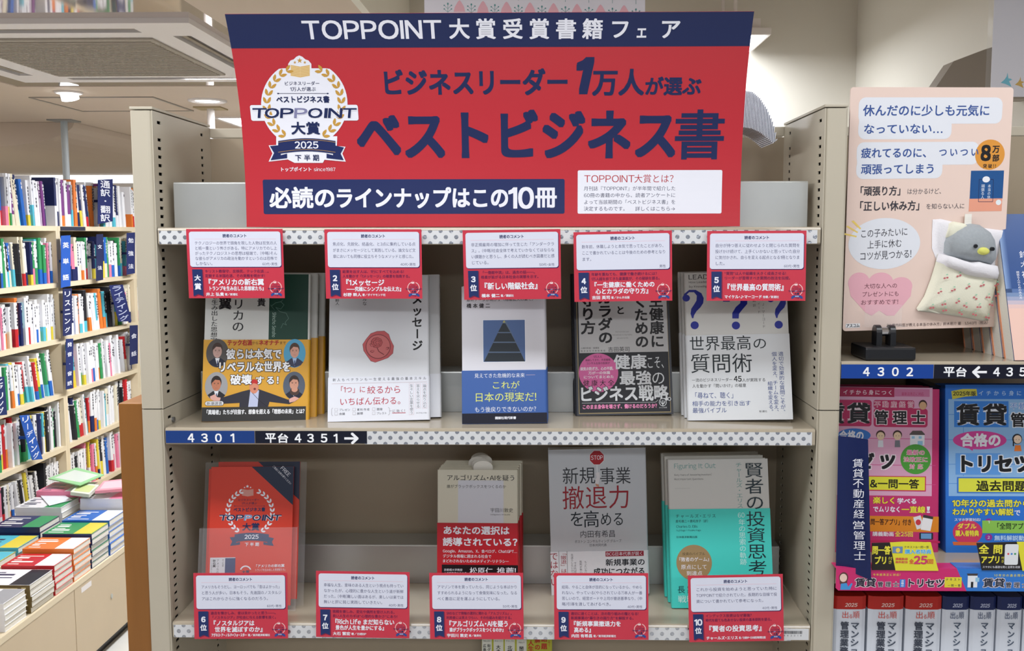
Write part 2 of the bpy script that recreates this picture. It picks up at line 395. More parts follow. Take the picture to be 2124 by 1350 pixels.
# ---------------------------------------------------------------- steel display bookshelf and its right neighbour
Z1, Z2, Z3, ZT, ZS = 1.6565, 1.4112, 1.164, 1.796, 1.4346
GI, PW, D, LIP = .4, .0266, .195, .0207
SLP = .0103
def slotted_panel(parent, x, sgn, z0, z1, name='side_panel'):
    """vertical side sheet at x (facing sgn) with real slot openings in a front and a rear row"""
    q = MB(); fy = [.0, .0135, .0245, .158, .167, D]; n = int((z1 - z0 - .012) / SLP)
    th = .0012; xa, xb = x, x - sgn * th
    def sheet(ya, yb, za, zb): q.box(min(xa, xb), max(xa, xb), ya, yb, za, zb)
    for a, b in ((0, 1), (2, 3), (4, 5)): sheet(fy[a], fy[b], z0, z1)
    for a, b in ((1, 2), (3, 4)):
        zt = z1
        zz = z1 - .0105
        ks = [0] + [k for k in range(2, n)]
        for k in ks:
            zc = z1 - .0125 - k * SLP
            sheet(fy[a], fy[b], zc + .0019, zt); zt = zc - .0019
        sheet(fy[a], fy[b], z0, zt)
    o = q.build(name, STEEL, parent)
    boxo('shade_liner', (min(x - sgn * .004, x - sgn * .006), max(x - sgn * .004, x - sgn * .006), .003, D - .003, z0, z1), SLOTDARK, o)  # dark liner added as the shade behind the slot openings
    return o
def post(parent, xi, sgn, both=False):
    """hollow corner post: front face from the inner sheet outwards; sgn = +1 for a post on the left (inner face looks +x)"""
    xo = xi - sgn * PW
    for za, zb in ((.02, ZS - .0006), (ZS + .0006, ZT)):
        q = MB(); r = .006; prof = [(xi, .0 + r)]
        for i in range(5): t = math.radians(90 * i / 4); prof.append((xi - sgn * r + sgn * r * math.cos(t), r - r * math.sin(t)))
        prof += [(xo + sgn * .001, 0), (xo, .001), (xo, D), (xo + sgn * .0012, D), (xo + sgn * .0012, .0015), (xi - sgn * r, .0015), (xi - sgn * .0012, r)]
        q.prism([(a, b) for a, b in prof], za, zb, ax='z')
        q.build('corner_post', STEEL, parent)
        slotted_panel(parent, xi, sgn, za, zb)
        if both: slotted_panel(parent, xo, -sgn, za, zb)
    boxo('post_cap', (min(xi, xo) - .0006, max(xi, xo) + .0006, -.0008, D, ZT + .0012, ZT + .0045), STEEL, parent, .0008)
def board(parent, x0, x1, z, name='shelf_board', lip=LIP, y1=D, top=SHELFTOP):
    q = MB(); r = .003
    prof = [(r, z), (y1, z), (y1, z - .0012), (.0012, z - .0012 - 0), (.0012, z - lip + .0012), (.012, z - lip + .0012), (.012, z - lip), (r * .6, z - lip), (0, z - lip + r * .6), (0, z - r), (r * .3, z - r * .3)]
    q.prism(prof, x0, x1, ax='x'); return q.build(name, top, parent)
bs = empty('display_bookshelf', 'cream steel display bookshelf with slotted side panels holding the award fair', 'bookshelf')
post(bs, -GI, 1); post(bs, GI, -1, both=True)
boxo('back_panel', (-GI, GI, D, D + .002, .02, ZT - .0145), STEELB, bs)
boxo('top_rail', (-GI, GI, D - .0015, D + .012, ZT - .0135, ZT - .0005), STEEL, bs, .001)
boards = [board(bs, -.3985, .3985, z) for z in (Z1, Z2, Z3, .90, .62)]
boxo('plinth', (-GI, GI, .01, D, 0, .08), STEEL, bs)
q = MB(); q.prism([(.0035 * math.cos(k * math.pi / 8), .0035 * math.sin(k * math.pi / 8)) for k in range(16)], -.0005, .0025, ax='x')
q.box(.0025, .0028, -.0022, .0022, -.0005, .0005); o = q.build('screw', mat('zinc_screw', (150, 152, 155), rough=.3, metal=.9), bs)
p = atx(358, 870, -.4); o.location = (-.4, p[1], p[2])
TAPE = mat('white_tape', (214, 216, 218), rough=.35)
DOT = mat('foil_dots', (188, 192, 200), rough=.22, metal=.9, noise=.2, nscale=200, bump=.6)
def tape(board_o, x0, x1, z):
    za, zb = z - LIP + .0010, z - .0036
    t = boxo('polka_dot_tape', (x0, x1, -.0003, -.00001, za, zb), TAPE, board_o)
    q = MB(); zc = (za + zb) / 2; P = .01262; r = .0026; n = int((x1 - x0) / P) + 1
    for row in (-1, 0, 1):
        for k in range(n + 1):
            x = x0 + k * P + (0 if row else P / 2); pts = []
            for j in range(14):
                a = 2 * math.pi * j / 14; px = x + r * math.cos(a); pz = zc + row * .0075 + r * math.sin(a)
                pts.append((min(max(px, x0), x1), -.00036, min(max(pz, za), zb)))
            if max(p[0] for p in pts) - min(p[0] for p in pts) > .0006: q.add(pts, [tuple(range(14))])
    o = q.build('foil_dots', DOT, board_o); o['kind'] = 'stuff'
    return t
tape(boards[0], -.397, .3945, Z1); tape(boards[1], -.152, .3945, Z2); tape(boards[2], -.397, .375, Z3)
def strip_sign(parent, name, lab, x0, x1, z0, z1, col, items, y=-.0006):
    o = boxo(name, (x0, x1, y, -.00002, z0, z1), ink(col, .25), parent); o['label'] = lab
    w, h = (x1 - x0) * 1000, (z1 - z0) * 1000
    pr = Print(parent, lambda a, b: (a / 1000., h / 1000. - b / 1000.), lambda a, b, hh: (x0 + a, y - hh, z0 + b))
    for it in items: pr.text(it[0], *it[1:5], (244, 246, 250), b=.025, lat=it[5] if len(it) > 5 else False, res=3, al='j')
    pr.done(); return o
def pxs(u, v): p = aty(u, v, -.0006); return p[0], p[2]
xa, xb, xc = pxs(343.5, 900)[0], pxs(529, 900)[0], pxs(761, 900)[0]; zt_, zb_ = pxs(440, 893.5)[1], pxs(440, 919)[1]
def ux(x, u): return (pxs(u, 905)[0] - x) * 1000
Hs = (zt_ - zb_) * 1000
def dw(c): return 4 if c == '1' else 7
its = [(c, ux(xa, u - dw(c)), 3.2, ux(xa, u + dw(c)), 14.2, True) for c, u in zip('4301', (396, 424, 453, 482))]
strip_sign(boards[1], 'shelf_number_label', 'blue shelf number label reading 4301', xa, xb - .0008, zb_, zt_, (30, 62, 128), its)
its = [('平', ux(xb, 550), 2.8, ux(xb, 572.5), 14.8), ('台', ux(xb, 576), 2.8, ux(xb, 598), 14.8)] + [(c, ux(xb, u - dw(c)), 3.2, ux(xb, u + dw(c)), 14.2, True) for c, u in zip('4351', (618, 644, 672, 696))] + [('→', ux(xb, 714), 1.6, ux(xb, 744), 16.4)]
strip_sign(boards[1], 'direction_label', 'black direction label with white arrow reading 4351', xb, xc, zb_, zt_, (22, 25, 40), its)
# barcode label at the right of the bottom board
x0, x1 = pxs(1624, 1310)[0], pxs(1677.5, 1310)[0]; z0, z1 = aty(1650, 1327, -.0004)[2], aty(1650, 1304, -.0004)[2]
o = boxo('barcode_label', (x0 - .012, x1, -.0006, -.00002, z0, z1), TAPE, boards[2]); o['label'] = 'white barcode sticker'
pr = Print(boards[2], lambda a, b: (a / 1000., (z1 - z0) - b / 1000.), lambda a, b, hh: (x0 + a, -.0006 - hh, z0 + b)); random.seed(3)
x = .5
while x < 24: w = random.choice((.25, .45, .7)); pr.rect(x, 2.6, x + w, 6.4, (35, 35, 45)); x += w + random.choice((.3, .5))
pr.text('443014', 1, 7.6, 23, 9.6, (60, 60, 70), lat=True); pr.done()

nb = empty('neighbouring_bookshelf', 'cream steel bookshelf adjoining on the right with exam books and peach poster', 'bookshelf')
NX0, NX1 = GI + PW, GI + PW + .8
ZR1, ZR2, ZR3 = 1.4945, 1.238, .985
post(nb, NX1, -1)
boxo('back_panel', (NX0, NX1, D, D + .002, .02, ZT - .0145), STEELB, nb)
boxo('top_rail', (NX0, NX1, D - .0015, D + .012, ZT - .0135, ZT - .0005), STEEL, nb, .001)
nbb = [board(nb, NX0 + .001, NX1 - .001, z) for z in (ZR1, ZR2, ZR3, .70)]
boxo('plinth', (NX0, NX1, .01, D, 0, .08), STEEL, nb)
def pxr(u, v): p = aty(u, v, -.0006); return p[0], p[2]
xa, xb, xc = NX0 + .001, pxr(1937.5, 772)[0], pxr(1937.5, 772)[0] + .135; zt_, zb_ = ZR1 - .0035, ZR1 - .0205
def ur(x, u): return (pxr(u, 772)[0] - x) * 1000
strip_sign(nbb[0], 'shelf_number_label', 'blue shelf number label reading 4302', xa, xb - .0008, zb_, zt_, (24, 66, 150),
           [(c, ur(xa, u - 7), 3.2, ur(xa, u + 7), 14.2, True) for c, u in zip('4302', (1797, 1827, 1857, 1887))])
strip_sign(nbb[0], 'direction_label', 'black direction label reading 435', xb, xc, zb_, zt_, (20, 22, 38),
           [('平', ur(xb, 1957), 2.8, ur(xb, 1980), 14.8), ('台', ur(xb, 1983), 2.8, ur(xb, 2005), 14.8), ('←', ur(xb, 2016), 1.6, ur(xb, 2047), 16.4)] +
           [(c, ur(xb, u - dw(c)), 3.2, ur(xb, u + dw(c)), 14.2, True) for c, u in zip('4351', (2067, 2094, 2121, 2148))])
# wooden end board left of the display shelf
xw0, xw1 = -.4575, -.4275
o = boxo('wooden_end_board', (xw0, xw1, .004, .36, 0, 1.441), WOODM, None, .0015); tag(o, 'orange-brown wooden board standing against the left side of the cream display bookshelf', 'board')

# stop plates (folded metal steps)
def stop_plate(x0, x1, y, z0, z1, label):
    q = MB(); th = .0012; r = .002
    q.prism([(y, z0), (y, z1 - r), (y + r * .4, z1 - r * .3), (y + r, z1), (y + .05, z1), (y + .05, z1 - th), (y + r, z1 - th), (y + th, z1 - r - th * .2), (y + th, z0)], x0, x1, ax='x')
    o = q.build('metal_stop_plate', GALV); return tag(o, label, 'metal plate', 'folded metal stop plates on the display shelf')
stop_plate(-.392, .392, .037, Z1 + .0003, 1.713, 'brushed metal stop plate behind the big red banner on the topmost shelf board')
stop_plate(-.392, .392, .108, Z2 + .0003, 1.466, 'pale metal stop plate behind the upper row of award books')
stop_plate(-.392, .392, .136, Z3 + .0003, 1.219, 'pale metal stop plate behind the lower row of award books')

# ---------------------------------------------------------------- award emblem (laurel, book, stars, name, ribbon)
NAVY = (28, 40, 84); WHT = (232, 233, 242); GOLD = (196, 150, 66); RED = (198, 42, 54)
def arc(cx, cy, r, a0, a1, n=12): return [(cx + r * math.cos(math.radians(a0 + (a1 - a0) * i / n)), cy - r * math.sin(math.radians(a0 + (a1 - a0) * i / n))) for i in range(n + 1)]
def leaf(pr, x, y, ang, L, w, col):
    a = math.radians(ang); c, s = math.cos(a), math.sin(a)
    pts = [(0, 0), (.25, .42), (.55, .5), (.85, .25), (1, 0), (.8, -.28), (.5, -.35), (.2, -.2)]
    pr.poly([(x + (p * L * c - q * w * s), y - (p * L * s + q * w * c)) for p, q in pts], col)
def emblem(pr, cx, cy, k, style):
    """full emblem; unit = k crop pixels, centre (cx, cy), y down"""
    def X(x): return cx + (x - 481) * k
    def Y(y): return cy + (y - 605) * k
    small = style == 'small'
    leafc = {'banner': GOLD, 'leaflet': WHT, 'small': (236, 190, 190)}[style]
    if style == 'banner':
        pr.part('emblem_backing')
        pr.poly([(X(482 + 252 * math.cos(i * math.pi / 30)), Y(max(398, 605 - 252 * math.sin(i * math.pi / 30)))) for i in range(60)], WHT)
        pr.poly([(X(a), Y(b)) for a, b in ((388, 460), (388, 372), (402, 352), (420, 346), (436, 330), (452, 323), (470, 330), (488, 346), (506, 352), (523, 372), (525, 460))], WHT)
        pr.rect(X(168), Y(612), X(796), Y(704), WHT, 12 * k)
        pr.poly([(X(a), Y(b)) for a, b in ((318, 795), (674, 795), (672, 852), (722, 856), (704, 896), (724, 943), (600, 932), (590, 950), (425, 950), (385, 930), (274, 943), (296, 895), (274, 848), (318, 846))], WHT)
    pr.part('award_emblem')
    # stars and book
    def star(x, y, r, col):
        pts = [(X(x) + r * k * (1 if i % 2 == 0 else .42) * math.sin(math.pi * i / 5), Y(y) - r * k * (1 if i % 2 == 0 else .42) * math.cos(math.pi * i / 5)) for i in range(10)]
        pr.poly(pts, col)
    star(455, 353, 17, leafc); star(427, 364, 10, leafc); star(485, 364, 10, leafc)
    bk = {'banner': (226, 196, 140), 'leaflet': (214, 150, 140), 'small': (240, 205, 205)}[style]
    for sg in (-1, 1):
        a, b = (402, 458) if sg < 0 else (458, 514)
        pr.poly([(X(a), Y(378 if sg < 0 else 388)), (X(b), Y(388 if sg < 0 else 378)), (X(b), Y(452 if sg < 0 else 442)), (X(a), Y(442 if sg < 0 else 452))], bk)
        if style == 'banner':
            for j in range(7):
                y0, y1 = (382 + j * 9, 391 + j * 9) if sg < 0 else (391 + j * 9, 382 + j * 9)
                pr.line([(X(a + 2), Y(y0)), (X(b - 1), Y(y1))], 2.2 * k, GOLD)
    # laurel
    n = 11 if not small else 9; R = 217
    for side in (-1, 1):
        if small:
            a0, a1 = (112, 236) if side < 0 else (68, -56)
            c = arc(X(481), Y(605), (R + 14) * k, a0, a1, 16) + arc(X(481), Y(605), (R - 14) * k, a1, a0, 16); pr.poly(c, leafc); continue
        for i in range(n):
            a = 119 + i * (121 / (n - 1.)); a = a if side < 0 else 180 - a
            ar = math.radians(a); x, y = X(481 + R * math.cos(ar)), Y(605 - R * math.sin(ar))
            t = a - 90 * (1 if side < 0 else -1)      # direction of growth: up the branch
            leaf(pr, x, y, t + 30, 44 * k, 22 * k, leafc); leaf(pr, x, y, t - 30, 44 * k, -22 * k, leafc)
    tc = NAVY; w_ = .01 if style != 'leaflet' else 0
    pr.text('ビジネスリーダー', X(366), Y(474), X(570), Y(497), tc, b=w_); pr.text('1万人が選ぶ', X(400), Y(507), X(548), Y(531), tc, b=w_)
    pr.line([(X(325), Y(545)), (X(625), Y(545))], 2.4 * k, tc); pr.ell(X(330), Y(545), 6 * k, 4 * k, tc, 8); pr.ell(X(618), Y(545), 6 * k, 4 * k, tc, 8)
    pr.text('ベストビジネス書', X(320), Y(560), X(628), Y(599), tc, b=.03)
    # name in slanted extended capitals
    ws = [('T', 178, 262), ('O', 252, 336), ('P', 342, 420), ('P', 424, 500), ('O', 504, 588), ('I', 599, 618), ('N', 622, 704), ('T', 706, 786)]
    if not small:
        for ch, a, b in ws: pr.text(ch, X(a), Y(630), X(b), Y(688), WHT, b=.07, lat=True, shear=.16)
    for i, (ch, a, b) in enumerate(ws):
        col = NAVY if i != 3 else ((130, 130, 165) if style == 'banner' else (120, 160, 205))
        pr.text(ch, X(a), Y(630), X(b), Y(688), col, b=.028, lat=True, shear=.16)
    pr.text('大賞', X(408), Y(712), X(572), Y(783), tc, b=.03)
    # ribbon
    rc = {'banner': (30, 42, 92), 'leaflet': (48, 62, 104), 'small': (36, 76, 146)}[style]
    pr.poly([(X(a), Y(b)) for a, b in ((282, 852), (345, 846), (345, 905), (382, 896), (382, 922), (286, 934), (306, 892))], rc)
    pr.poly([(X(a), Y(b)) for a, b in ((714, 860), (650, 846), (650, 905), (612, 896), (612, 922), (712, 934), (694, 896))], rc)
    top = [(330 + 334 * i / 10, 822 - 16 * math.sin(math.pi * i / 10)) for i in range(11)]; bot = [(664 - 334 * i / 10, 898 - 16 * math.sin(math.pi * i / 10)) for i in range(11)]
    pr.poly([(X(a), Y(b)) for a, b in top + bot], rc)
    if style == 'banner':
        for yy in (8, 66): pr.line([(X(a), Y(b + yy)) for a, b in top], 2.2 * k, GOLD)
    pr.text('2025', X(428), Y(826), X(563), Y(865), WHT, b=.02, lat=True)
    pr.text('下半期', X(430), Y(902), X(568), Y(938), tc if style != 'leaflet' else WHT, b=.02)

# ---------------------------------------------------------------- banner (curved sheet)
bz = [1.6573, 1.7482, 1.8143, 1.8611, 1.8956]; by = [.0030, -.0003, -.0146, -.0339, -.0528]; BX0, BX1 = -.2914, .3028
def bprof(n=28):
    zz = np.linspace(bz[0], bz[-1], 400); A = np.polyfit(bz, by, 3); yy = np.polyval(A, zz)
    s = np.concatenate([[0], np.cumsum(np.hypot(np.diff(zz), np.diff(yy)))]); return zz, yy, s
_bz, _by, _bs = bprof()
_rt = np.linspace(0, _bs[-1], 31); _rz = np.interp(_rt, _bs, _bz); _ry = np.interp(_rt, _bs, _by)
def bpt(a, t, h):
    k = min(29, max(0, int(t / _rt[1]))); f = t / _rt[1] - k; dz = _rz[k + 1] - _rz[k]; dy = _ry[k + 1] - _ry[k]; L = _rt[1]
    return (BX0 + a, _ry[k] + dy * f - h * dz / L, _rz[k] + dz * f + h * dy / L)
def bloc(px, py):
    d = ray(px, py)
    # bisect on t: sign of (ray at plane y(t)).z - z(t)
    lo, hi = 0, _bs[-1]
    def F(t):
        y = np.interp(t, _bs, _by); z = np.interp(t, _bs, _bz); q = OO + d * ((y - OO[1]) / d[1]); return q[2] - z, q[0]
    for _ in range(30):
        m = (lo + hi) / 2; v, x = F(m)
        if v > 0: lo = m
        else: hi = m
    return float(x - BX0), float(m)
BT = _bs[-1]; BWD = BX1 - BX0
ban = empty('award_banner', 'large curved red and navy banner above the books announcing the ten award winners', 'banner')
q = MB(); nr = 30; vs = []
for h in (0., -.0006):
    for j in range(nr + 1):
        for a in (0, BWD): vs.append(bpt(a, BT * j / nr, h))
N2 = (nr + 1) * 2; fs = []
for j in range(nr):
    fs.append((2 * j, 2 * j + 1, 2 * j + 3, 2 * j + 2)); fs.append((N2 + 2 * j, N2 + 2 * j + 2, N2 + 2 * j + 3, N2 + 2 * j + 1))
    fs.append((2 * j, 2 * j + 2, N2 + 2 * j + 2, N2 + 2 * j)); fs.append((2 * j + 1, N2 + 2 * j + 1, N2 + 2 * j + 3, 2 * j + 3))
fs += [(0, N2, N2 + 1, 1), (N2 - 2, N2 - 1, 2 * N2 - 1, 2 * N2 - 2)]
q.add(vs, fs); q.build('banner_sheet', mat('banner_red', (188, 46, 56), rough=.3, spec=.5), ban, smooth=False)
class BP(Print):
    def raw(s, st, fs, col):      # cut flat pieces along the sheet's rows so they follow its curve
        if max(p[1] for p in st) - min(p[1] for p in st) < .0085: return Print.raw(s, st, fs, col)
        bm = bmesh.new(); vs = [bm.verts.new((a, b, 0)) for a, b in st]
        for f in fs:
            try: bm.faces.new([vs[i] for i in f])
            except ValueError: pass
        t0, t1 = min(p[1] for p in st), max(p[1] for p in st)
        for j in range(nr + 1):
            t = BT * j / nr
            if t0 + 1e-5 < t < t1 - 1e-5: bmesh.ops.bisect_plane(bm, geom=bm.verts[:] + bm.edges[:] + bm.faces[:], plane_co=(0, t, 0), plane_no=(0, 1, 0), dist=1e-7)
        bm.verts.index_update()
        Print.raw(s, [(v.co.x, v.co.y) for v in bm.verts], [tuple(v.index for v in f.verts) for f in bm.faces], col); bm.free()
pr = BP(ban, bloc, bpt)
tb = bloc(1000, 98)[1]
pr.part('navy_header')
m = 14
for j in range(m):
    t0, t1 = tb + (BT - tb) * j / m, tb + (BT - tb) * (j + 1) / m
    pr.raw([(0, t0), (BWD, t0), (BWD, t1), (0, t1)], [(0, 1, 2, 3)], NAVY)
pr.up()
pr.h = .00016
pr.part('printed_lettering')
pr.K(0, 0, 1)
pr.text('TOPPOINT', 628, 43, 915, 80, WHT, b=.018, lat=True, res=4)
for ch, x0, x1 in zip('大賞受賞書籍フェア', (932, 987, 1044, 1098, 1154, 1209, 1266, 1319, 1370), (973, 1028, 1083, 1139, 1194, 1250, 1306, 1343, 1410)): pr.text(ch, x0, 39 if ch != 'ェ' else 48, x1, 80, WHT, b=.022, res=5, al='c')
pr.K(460, 0, 2.813)
emblem(pr, 481, 605, 1., 'banner')
pr.part('printed_lettering'); pr.h = .00013
pr.text('トップポイント', 340, 975, 525, 1000, WHT, b=.02); pr.text('since1987', 537, 978, 664, 998, WHT, lat=True)
pr.rect(240, 1046, 1998, 1248, (32, 44, 92), 10)
pr.K(0, 0, 1)
for st, x0, x1 in (('必読の', 561, 694), ('ラインナップはこの', 696, 1054), ('10', 1056, 1106), ('冊', 1110, 1155)):
    pr.text(st, x0, 389 if st != '10' else 390, x1, 431, WHT, b=.03, res=5, lat=st == '10')
pr.h = .00013; pr.K(0, 0, 1)
pr.text('ビジネスリーダー', 792, 144, 1178, 197, NAVY, b=.03, res=5)
pr.text('1', 1192, 118, 1226, 196, NAVY, b=.05, lat=True, shear=.2, res=5)
pr.text('万人', 1231, 144, 1334, 197, NAVY, b=.03, res=5); pr.text('が選ぶ', 1339, 160, 1453, 197, NAVY, b=.03, res=5)
pr.text('ベストビジネス', 742, 229, 1402, 330, NAVY, b=.034, res=5)
pr.text('書', 1400, 227, 1502, 331, NAVY, b=.018, res=5)
pr.part('info_box'); pr.h = .00013
pr.rect(1198, 353, 1497, 443, WHT, 3)
pr.K(980, 0, 2.8125)
pr.text('TOPPOINT', 652, 1022, 945, 1063, (176, 36, 48), lat=True); pr.text('大賞とは?', 945, 1017, 1172, 1066, (176, 36, 48))
for i, st in enumerate(('月刊誌『TOPPOINT』が半年間で紹介した', '60冊の書籍の中から、読者アンケートに', 'よって当該期間の「ベストビジネス書」を')): pr.text(st, 650, 1086 + i * 39.5, 1184, 1112 + i * 39.5, (40, 44, 80))
pr.text('決定するものです。', 650, 1204, 905, 1230, (40, 44, 80)); pr.text('詳しくはこちら→', 950, 1204, 1184, 1230, (40, 44, 80))
pr.done()

# ---------------------------------------------------------------- reader comment cards
CW, CH = .1165, .0833
CARDS = [
 ((-.3617, -.0042, 1.5716, -.0016, -.0235, .0004), '大賞', ['テクノロジーの世界で頭角を現した人物は狂気の人', 'と紙一重という怖さがある。特にアメリカでのし上', 'がったテクノロジストの思想は極端で、(中略)そん', 'な彼らがアメリカの政治を動かすというのは恐怖で', 'しかない。'], '60代·男性', ['キリスト教保守、反移民、テック右派…。', '変貌する米国右派、その実態を明かす!'], [('『アメリカの新右翼', 0, 71, 7.6), ('トランプを生み出した思想家たち』', 4, 73, 5.2)], '井上 弘貴', '著/新潮社', 'grand prize', 'leftmost in the upper row'),
 ((-.1950, -.0047, 1.5711, .0003, -.0257, -.0009), '2位', ['焦点化、先鋭化、結晶化、と3点に集約している点', 'がまさにメッセージとして実践している。論文など文', '章においても同様に役立ちそうなメソッドと感じた。'], '40代·男性', ['結果を出す人は、1行にすべてを込める!', '人を動かす「1メッセージ」の極意を指南する。'], [('『1メッセージ', 0, 50, 7.6), ('――究極にシンプルな伝え方』', 5, 73, 5.6)], '杉野 幹人', '著/ダイヤモンド社', 'rank 2', 'second from the left in the upper row'),
 ((-.0278, -.0063, 1.5697, -.0231, -.0492, .0122), '3位', ['非正規雇用の増加に伴って生じた「アンダークラ', 'ス」。(中略)社会全体で考えていかなくてはならな', 'い課題かと思うし、多くの人が読むべき図書だと感', 'じている。'], '50代·女性', ['「一億総中流」は、過去の話――。', '格差が拡がる日本社会の実態を示す。'], [('『新しい階級社会』', 0, 72, 8.2)], '橋本 健二', '著/講談社', 'rank 3', 'above the white pocket book with a pyramid picture'),
 ((.1047, -.0057, 1.5672, -.0636, -.0028, .0183), '4位', ['数年前、休職しようと本気で思ってたことがあり、', 'ここで書かれていることは今後のための参考となり', 'ます。'], '男性', ['年齢を重ねても、健康で働き続けるには?', '1万人超を診てきた産業医が、その秘訣を語る。'], [('『一生健康に働くための', 0, 75, 6.6), ('心とカラダの守り方』', 5, 71, 6.6)], '吉田 英司', '著/かんき出版', 'rank 4', 'above the black framed health book'),
 ((.2629, -.0058, 1.5686, -.0465, .0262, .0026), '5位', ['自分が持つ答えに従わせようと閉じられた質問を', '投げかけ続けて、上手くいかないと怒っていた自分', 'に気付かされ、自らを変える起点となる1冊となりま', 'した。'], '60代·男性', ['“質問”は人や組織を大きく成長させる!', 'リーダーが習得すべき質問の技法を伝授。'], [('『世界最高の質問術』', 0, 74, 8.2)], 'マイケル·J·マーコード', '他著/新潮社', 'rank 5', 'rightmost in the upper row'),
 ((-.3681, -.0083, 1.1458, .0282, .0447, -.0011), '6位', ['アメリカもそうだし、ヨーロッパでも「昔はよかった」', 'と思う人が多い。日本もそう。先進国のノスタルジ', 'アはこれからさらに強くなるのだろう。'], '60代·男性', ['過去を懐かしみ、昔は良かったと思う――。', '「ノスタルジア」が社会に与える影響を説く。'], [('『ノスタルジアは', 0, 54, 6.8), ('世界を滅ぼすのか』', 5, 68, 6.8)], 'アグネス·アーノルド=フォースター', '著/東洋経済新報社', 'rank 6', 'in front of the orange leaflets'),
 ((-.2158, -.0079, 1.1492, -.0010, .0485, -.0094), '7位', ['幸福な人生、意味のある人生という視点も持ってい', 'なかったが、心理的に豊かな人生という道が新鮮', 'だった。(中略)難しい面はあるが、楽しいは楽では', '無いと肝に銘じ実践していきたい。'], '40代·男性', ['挑戦を楽しみ、変化や偶然を受け入れる。', '良い人生のカギは“心理的な豊かさ”にあり!'], [('『Rich Life まだ知らない', 0, 77, 6.8), ('景色が人生を豊かにする』', 4, 67, 5.8)], '大石 繁宏', '著/日経BP', 'rank 7', 'before the empty gap in the lower row'),
 ((-.0735, -.0072, 1.1469, -.0154, .0529, .0105), '8位', ['アマゾンで本を買っていたら、同じような本ばかり', 'すすめられるようになって食傷気味になった。なる', 'べく書店に足を運ぶようにしている。'], '50代·男性', ['SNSなどで情報の選別に関わる「アルゴリズム」。', '利用者には見えづらい、その仕組みを紹介する。'], [('『アルゴリズム·AIを疑う', 0, 77, 7.6), ('誰がブラックボックスをつくるのか』', 4, 73, 5.2)], '宇田川 敦史', '著/集英社', 'rank 8', 'in front of the cream pocket books'),
 ((.0810, -.0066, 1.1471, -.0169, .0563, .0096), '9位', ['結局、やること自体が目的になっているから、やめら', 'れない。やっている(やらされている?)本人が一番', '苦しいので、経営ボードや上司が撤退基準なり、(中', '略)引導を渡してあげるべき。'], '40代·男性', ['適切に退くことは、次の取り組みの糧となる!', '新規事業の“幕引きの図り方”を解説する。'], [('『新規事業撤退力を', 0, 62, 6.6), ('高める』', 4, 28, 6.6)], '内田 有希昌', '著/東洋経済新報社', 'rank 9', 'in front of the book with a stop sign'),
 ((.2481, -.0066, 1.1446, -.0135, .0547, .0288), '10位', ['これから投資を始めようと思っていた時に', 'TOPPOINTで紹介されていた。長期的な目線で投', '資について書かれていて参考になった。'], '40代·男性', ['インデックス投資はなぜ最強?', '時代を経ても色あせない投資の基本原則を語る。'], [('『賢者の投資思考』', 0, 73, 7.6)], 'チャールズ·エリス', '著/日経BP·日本経済新聞出版', 'rank 10', 'in front of the turquoise book'),
]
CRED = (198, 56, 74); TXT = (36, 44, 96)
for ps, rank, com, age, subs, ttl, au, pb, lab, where in CARDS:
    P = pose(*ps)
    t = empty('comment_card', f'red reader comment card for {lab}, {where}', 'card', 'red comment cards on the shelf edges', M=mtx(P))
    boxo('card_sheet', (0, CW, 0, .0004, 0, CH), ink(CRED, .38), t)
    pr = mm_print(t, CW, CH)
    pr.part('comment_panel')
    pr.rect(3.8, 3.8, 114.3, 46.3, (44, 26, 84), 3); pr.rect(3.3, 3.1, 113.6, 45.4, (216, 219, 234), 3)
    pr.text('読者のコメント', 44, 6.0, 73, 10.2, TXT, b=.03)
    pr.rect(9.6, 11.9, 108.5, 12.2, (226, 170, 184))
    n = len(com); y0, pit = {5: (14.6, 6.15), 4: (15.2, 7.1), 3: (15.4, 7.4)}[n]
    for i, l in enumerate(com):
        last = i == n - 1 and len(l) < 21 or l == 'ます。'
        pr.text(l, 9.8, y0 + i * pit, 109, y0 + 4.4 + i * pit, (48, 52, 98), al='l' if last else 'j')
    pr.text(age, 86, 40.2, 109, 43.8, (48, 52, 98), al='r')
    pr.part('rank_ribbon')
    pr.poly([(6, 49), (18.6, 49), (18.8, 81.6), (12.4, 79.6), (6.8, 81.8)], (130, 30, 60)); pr.poly([(5.3, 48.4), (17.6, 48.4), (17.6, 80.8), (11.6, 78.4), (5.8, 81)], (32, 48, 100))
    a, b = (rank[:-1], rank[-1])
    if a == '大': pr.text(a, 7.6, 55, 15.4, 62.2, WHT, b=.03)
    else: pr.text(a, 8.8 if len(a) == 1 else 7.2, 55, 14.2 if len(a) == 1 else 16.2, 62.2, WHT, b=.04, lat=True)
    pr.text(b, 7.4, 65, 15.6, 73, WHT, b=.03)
    pr.part('printed_lettering')
    for i, l in enumerate(subs): pr.text(l, 20.8, 48.7 + i * 5.5, 104, 52.6 + i * 5.5, (92, 26, 76), b=.012, al='l')
    two = len(ttl) > 1
    yy = 60.0 if two else 63
    for l, dx, w, h in ttl:
        pr.text(l, 20.6 + dx, yy, 20.6 + dx + (w - dx), yy + h, WHT, b=.028); yy += h + 1.2
    na = min(len(au) * 4.3, 44)
    pr.text(au, 21.2, 76.4, 21.2 + na, 80.6, WHT, b=.03); pr.text(pb, 22.6 + na, 77.2, 22.6 + na + min(len(pb) * 3.1, 94 - 22.6 - na), 80.2, WHT, b=.02)
    emblem(pr, 106, 70.2, .0322, 'small')
    pr.done()

